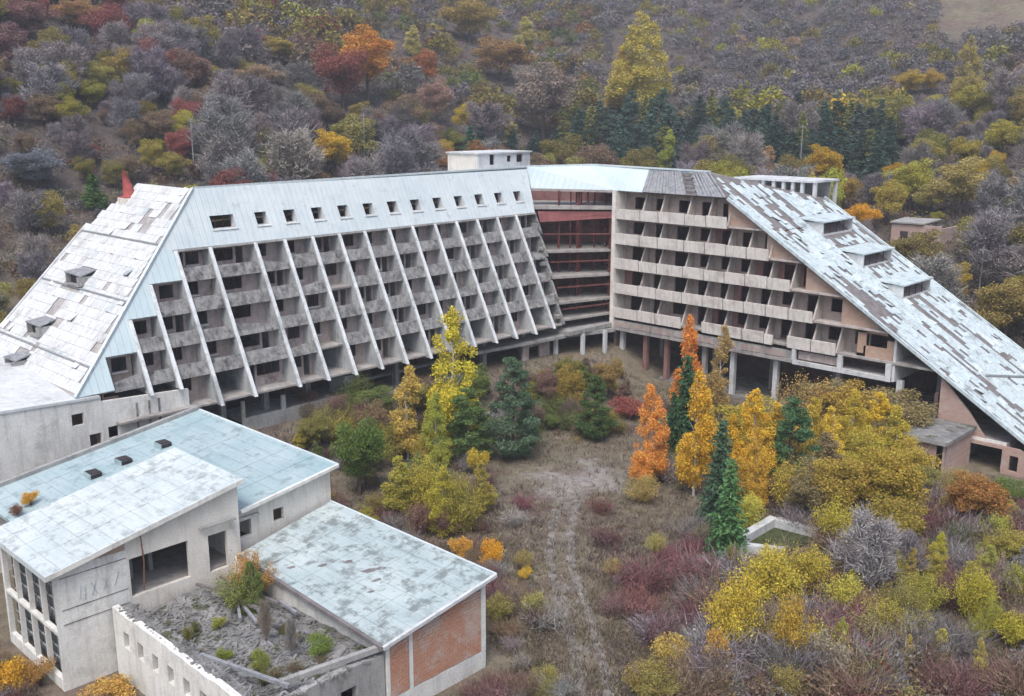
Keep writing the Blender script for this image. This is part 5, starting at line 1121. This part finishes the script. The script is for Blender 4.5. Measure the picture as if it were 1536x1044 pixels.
for k, px, by, ty, c, lab, w in HT: at_px(k, px, by, ty, c, 'poplar_tree' if k in ('birch', 'poplar') else ('fir_tree' if k == 'fir' else 'hillside_tree'), lab, 'tree', w)
# dark conifer belt behind the balcony wing
for i in range(66):
    px = 862+(i % 33)*14.6+rnd.uniform(-7, 7); by = (rnd.uniform(212, 236) if i < 33 else rnd.uniform(240, 272))+max(0, px-1200)*.12; ty = by-rnd.uniform(52, 84)
    at_px('fir' if i % 3 else 'pine', px, by, ty, jit((.075, .115, .09), .25) if i % 7 else (.20, .21, .07), 'fir_tree', '%s %s fir, %s belt row, %s' % ('tall' if by-ty > 68 else 'short', 'dark' if i % 7 else 'yellowing', 'rear' if i < 33 else 'front', beside(px, by-35, LMF)), 'tree', rnd.uniform(30, 44), 'conifer belt behind the balcony wing')
for i in range(9):
    px = 715+i*19+rnd.uniform(-8, 8); by = rnd.uniform(246, 262); at_px('fir', px, by, by-rnd.uniform(40, 62), jit((.055, .09, .075), .25), 'fir_tree', 'dark green fir behind the rooftop house and stair hall', 'tree', 30, 'firs behind the rooftop house')

# ---- the rest of the hillside wood
SKX = [-200, 0, 120, 190, 290, 790, 880, 1065, 1236, 1536, 1800]; SKY_ = [560, 492, 350, 296, 283, 248, 245, 257, 297, 530, 700]
def zone_colour(px, py, r):
    u = r.random()
    if px < 470:
        pal = [(VIO, 'grey-violet bare', 'bare', .27), (GRY, 'grey bare', 'bare', .11), (OLV, 'olive', 'broad', .32), (YGR, 'yellow-green', 'broad', .07), (BRN, 'brown', 'broad', .18), (MAR, 'dull red', 'broad', .05)]
    elif px < 900:
        pal = [(OLV, 'olive', 'broad', .32), (BRN, 'brown', 'broad', .22), (VIO, 'grey-violet bare', 'bare', .22), ((.16, .19, .07), 'green', 'broad', .10), (RUST, 'rust', 'broad', .07), (GRY, 'grey bare', 'bare', .07)]
    elif py < 175:
        pal = [(VIO, 'grey-violet bare', 'bare', .62), (GRY, 'grey bare', 'bare', .2), (YGR, 'yellow-green', 'broad', .08), (OLV, 'olive', 'broad', .07), (TAN, 'tan', 'broad', .03)]
    else:
        pal = [(VIO, 'grey-violet bare', 'bare', .34), (OLV, 'olive', 'broad', .24), (YGR, 'yellow-green', 'broad', .18), (GOLD, 'gold', 'broad', .09), (GRY, 'grey bare', 'bare', .15)]
    for c, n, k, p in pal:
        u -= p
        if u <= 0: return c, n, k
    return pal[0][:3]
cand = []
step = 4.4
for X in np.arange(-560, 260, step):
    for Y in np.arange(-40, 640, step):
        x = X+rnd.uniform(-1.9, 1.9); y = Y+rnd.uniform(-1.9, 1.9)
        if not (x < -107 or y > 126): continue
        cand.append((x, y))
cand = np.array(cand); cz = ground_z(cand[:, 0], cand[:, 1]); px, py, dd = project(cand[:, 0], cand[:, 1], cz)
topy = py-8*FPX/np.maximum(dd, 1)
ok = (dd > 20) & (px > -330) & (px < 1900) & (topy < np.interp(px, SKX, SKY_)) & (py > -30)
# thin out where the hillside lies open
dens = fbm(cand[:, 0]/45, cand[:, 1]/45, 55)
open_left = (px < 330) & (py > 190) & (py < 470)
field = (px > 1405) & (py < 52) & (py > -20)
ok &= ~field & (rng.random(len(cand)) < np.where(open_left, .6, np.where(dd > 260, .62, 1.0)+.5*(dens-.3)))
cand, cz, px, py, dd = cand[ok], cz[ok], px[ok], py[ok], dd[ok]
order = np.argsort(dd); NIND = 430; kept = 0; far = []
SP = np.array([(a, b, c) for a, b, c in SPOTS])
for i in order:
    x, y = cand[i]; c, cn, kd = zone_colour(px[i], py[i], rnd)
    near = (np.hypot(SP[:, 0]-x, SP[:, 1]-y) < SP[:, 2]+1.2).any()
    hide = any(abs(px[i]-q[1]) < q[6]*.5 and q[3]-6 < py[i]-25 < q[2]+34 for q in HT)
    if near or (1340 < px[i] < 1450 and 352 < py[i] < 425) or math.hypot(x-sx, y-sy) < 8: continue
    small = px[i] > 900 and py[i] < 175
    h = rnd.uniform(5.5, 11.5)*(.8 if small else 1)*(.62 if px[i] < 330 and py[i] > 180 else 1)*(1.0 if dd[i] < 250 else .8)
    if kd == 'broad': h *= .95
    if hide: h *= .5
    if kept < NIND and dd[i] < 330 and -60 < px[i] < 1600:
        where = 'left hillside' if px[i] < 470 else ('middle of the hillside' if px[i] < 900 else 'right hillside')
        nm = 'bare_tree' if kd == 'bare' else 'hillside_tree'
        plant(kd, x, y, h, jit(c, .22), nm, '%s %s tree %s' % ('tall' if h > 7.5 else ('low' if h < 4.5 else 'middling'), cn, beside(px[i], py[i]-20, LMK)), 'tree', '%s trees on the hillside' % cn, rnd.uniform(1.0, 1.45), sink=.3); kept += 1
    else: far.append((x, y, cz[i], h, c, kd, dd[i]))
def mass(items, name, label, per):
    Vs, Cs = [], []
    for (x, y, z, h, c, kd, d) in items:
        if kd in ('bare', 'broad'): kd = 'dome'; h = h*.8
        _, _, Q = PROTO[kd][rnd.randrange(len(PROTO[kd]))]; n = min(len(Q), int(per(d)))
        q = Q[rng.choice(len(Q), n, replace=False)]; s = h/BASE_H[kd]; a = rnd.uniform(0, 6.28); ca, sa = math.cos(a), math.sin(a)
        cen = q.mean(1, keepdims=True); big = (len(Q)/n)**.5; big = min(big, 3.4 if d > 100 else 1.7)*(1.0 if kd != 'dome' else .95)
        loc = q-cen
        if kd in ('bare', 'twig_bush'):
            cs = (.72 if kd == 'bare' else .4)*(1 if d < 300 else 1.35)
            vv, _ = quads_from(cen[:, 0, :], cs, .4); loc = vv.reshape(-1, 4, 3)-cen
        else: loc = loc*big
        q = (cen+loc)*s*np.array([1.15, 1.15, 1]); q = np.stack([q[..., 0]*ca-q[..., 1]*sa+x, q[..., 0]*sa+q[..., 1]*ca+y, q[..., 2]+z-.2], -1)
        Vs.append(q.reshape(-1, 3)); Cs.append(np.tile(np.array(jit(c, .25)), (n*4, 1)))
    V = np.concatenate(Vs); me = np_mesh(name, V, np.arange(len(V)).reshape(-1, 4), 'mass'); tint(me, np.concatenate(Cs))
    return tag(put(name, me), label, None, None, 'stuff')
print('individual hillside trees', kept, 'far', len(far))
if far: mass(far, 'far_wood', 'distant autumn wood covering the upper hillside', lambda d: 380 if d < 300 else 280)
# low brush over the hillside
br = []
for i in range(15000):
    d = 118+rnd.random()**1.4*330; l = rnd.uniform(-.7, .75)*d; x = -math.sin(YAW)*d+math.cos(YAW)*l; y = math.cos(YAW)*d+math.sin(YAW)*l
    if not (x < -105 or y > 123): continue
    br.append((x, y, d))
B_ = np.array(br); bz = ground_z(B_[:, 0], B_[:, 1]); bqx, bqy, bd = project(B_[:, 0], B_[:, 1], bz)
its = []
for i in range(len(B_)):
    if bqy[i]-30 > np.interp(bqx[i], SKX, SKY_) or bqy[i] < -10 or (bqx[i] > 1405 and bqy[i] < 52): continue
    c = rnd.choice([VIO, GRY, BRN, OLV, (.13, .10, .09), (.17, .13, .10), (.16, .15, .08), (.19, .085, .075)])
    its.append((B_[i, 0], B_[i, 1], bz[i], rnd.uniform(1.0, 3.0), tuple(q*.9 for q in c), rnd.choice(['bush', 'twig_bush', 'twig_bush']), bd[i]))
mass(its, 'hillside_brush', 'low brown and violet brush between the hillside trees', lambda d: 34 if d < 220 else 20)

# ---- brush and grass in the courtyard
def free(x, y, m=.6):
    if -73.9-m < x < -38.5+m and 18.5-m < y < 39+m: return False
    if x < -79+m or (y > 97.5-m and x < -24): return False
    if -39-m < x < -31.5+m and 91-m < y: return False
    if -37.8-m*.3 < x < -33.2+m*.3 and 62.5 < y < 69.8: return False
    return True
def yard(n, seed):
    g = random.Random(seed); out = []
    while len(out) < n:
        px_ = g.uniform(-60, 1760); py_ = g.uniform(560, 1100); r = ray(px_, py_)
        if r[2] >= 0: continue
        t = -CAM_H/r[2]; x, y = r[0]*t, r[1]*t
        if -math.sin(YAW)*x+math.cos(YAW)*y > 150 or not free(x, y): continue
        out.append((x, y, px_, py_))
    return out
n_ = 0; YS = []
for x, y, px_, py_ in yard(760, 5):
    pd = float(path_dist(x, y)); w_ = float(worn(x, y))
    if pd < 2.3 or w_ > .26: continue
    dn = float(fbm(x/9, y/9, 91)); right = px_ > 960 and py_ > 690
    if rnd.random() > (.72 if right else .62+1.1*(dn-.35)): continue
    u = rnd.random()
    if right:
        c, cn = [(VIO, 'grey-violet'), (GRY, 'grey'), ((.17, .085, .085), 'wine-brown'), (BRN, 'brown'), (OLV, 'olive'), (YGR, 'yellow-green')][0 if u < .22 else 1 if u < .34 else 2 if u < .54 else 3 if u < .76 else 4 if u < .9 or px_ < 1090 else 5]
        kd = 'willow' if cn in ('olive', 'yellow-green') else 'twig_bush'; h = rnd.uniform(1.3, 3.2)
    else:
        c, cn = [((.17, .10, .10), 'purple-brown'), (BRN, 'brown'), ((.17, .085, .085), 'wine-brown'), (GRY, 'grey'), (OLV, 'olive')][min(4, int(u*5))]; kd = 'willow' if cn == 'olive' else 'twig_bush'; h = rnd.uniform(.8, 1.9)
    where = 'thicket in the right foreground' if right else 'courtyard'
    YS.append((h/math.hypot(x, y)*(1 if -10 < px_ < 1545 and py_ < 1060 else .01), x, y, h, c, cn, kd, px_, py_))
YS.sort(reverse=True)
for k_, (q_, x, y, h, c, cn, kd, px_, py_) in enumerate(YS[:290]):
    plant(kd, x, y, h, jit(c, .25), 'low_shrub', '%s %s shrub %s' % ('tall' if h > 2.3 else ('tiny' if h < 1.2 else 'low'), cn, beside(px_, py_-8, LMY)), 'shrub', '%s shrubs around the courtyard' % cn, rnd.uniform(1.0, 1.5), sink=.05)
rest_ = [(x, y, gz(x, y), h, c, 'willow' if kd == 'willow' else 'bush', 60) for (q_, x, y, h, c, cn, kd, px_, py_) in YS[290:]]
if rest_: mass(rest_, 'courtyard_brush', 'small brown brush scattered over the courtyard', lambda d: 420)
GP = np.array(yard(38000, 9)); gxx, gyy = GP[:, 0], GP[:, 1]; gw = worn(gxx, gyy); keep = rng.random(len(gxx)) > gw*1.15
gxx, gyy = gxx[keep], gyy[keep]; gzz = ground_z(gxx, gyy); gdn = fbm(gxx/7, gyy/7, 61); n = len(gxx); k = 4
gh = rng.uniform(.12, .38, n)*(.55+1.2*gdn)
PAL = np.array([(.26, .22, .15), (.20, .16, .10), (.16, .15, .08), (.19, .135, .12), (.17, .14, .13), (.30, .27, .20)])
gc = PAL[np.minimum(5, (gdn*4+rng.random(n)*3).astype(int))]*rng.uniform(.75, 1.25, (n, 1))
rp_ = lambda v: np.repeat(v, k)
bx, by_, bz_, h_ = rp_(gxx)+rng.normal(size=n*k)*.18, rp_(gyy)+rng.normal(size=n*k)*.18, rp_(gzz)-.03, rp_(gh)
an = rng.random(n*k)*6.28; wx, wy = np.cos(an)*.032, np.sin(an)*.032; lx, ly = rng.normal(size=n*k)*.5*h_, rng.normal(size=n*k)*.5*h_
V = np.stack([np.stack([bx-wx, by_-wy, bz_], 1), np.stack([bx+wx, by_+wy, bz_], 1), np.stack([bx+lx+wx*.5, by_+ly+wy*.5, bz_+h_], 1), np.stack([bx+lx-wx*.5, by_+ly-wy*.5, bz_+h_*.95], 1)], 1).reshape(-1, 3)
me = np_mesh('dry_grass', V, np.arange(len(V)).reshape(-1, 4), 'mass'); tint(me, np.repeat(gc, 4*k, 0)); tag(put('dry_grass', me), 'dry brown grass over the courtyard ground', None, None, 'stuff')

# ---- the air over the valley
m_ = bpy.data.materials.new('haze'); m_.use_nodes = True; t_ = m_.node_tree; t_.nodes.clear()
o_ = t_.nodes.new('ShaderNodeOutputMaterial'); pv = t_.nodes.new('ShaderNodeVolumePrincipled')
pv.inputs['Color'].default_value = (.80, .86, .95, 1); pv.inputs['Density'].default_value = .00043; pv.inputs['Anisotropy'].default_value = .2
t_.links.new(pv.outputs[0], o_.inputs['Volume']); M['haze'] = m_
hz_top = float(max(ZZ.max(), CAM_H))+16; print('top', hz_top, gx[0], gx[-1])
tag(MB().box(gx[0]-5, gx[-1]+5, gy[0]-5, gy[-1]+5, float(ZZ.min())-2, hz_top).build('haze', 'haze'), 'thin bluish autumn haze over the valley', None, None, 'stuff')
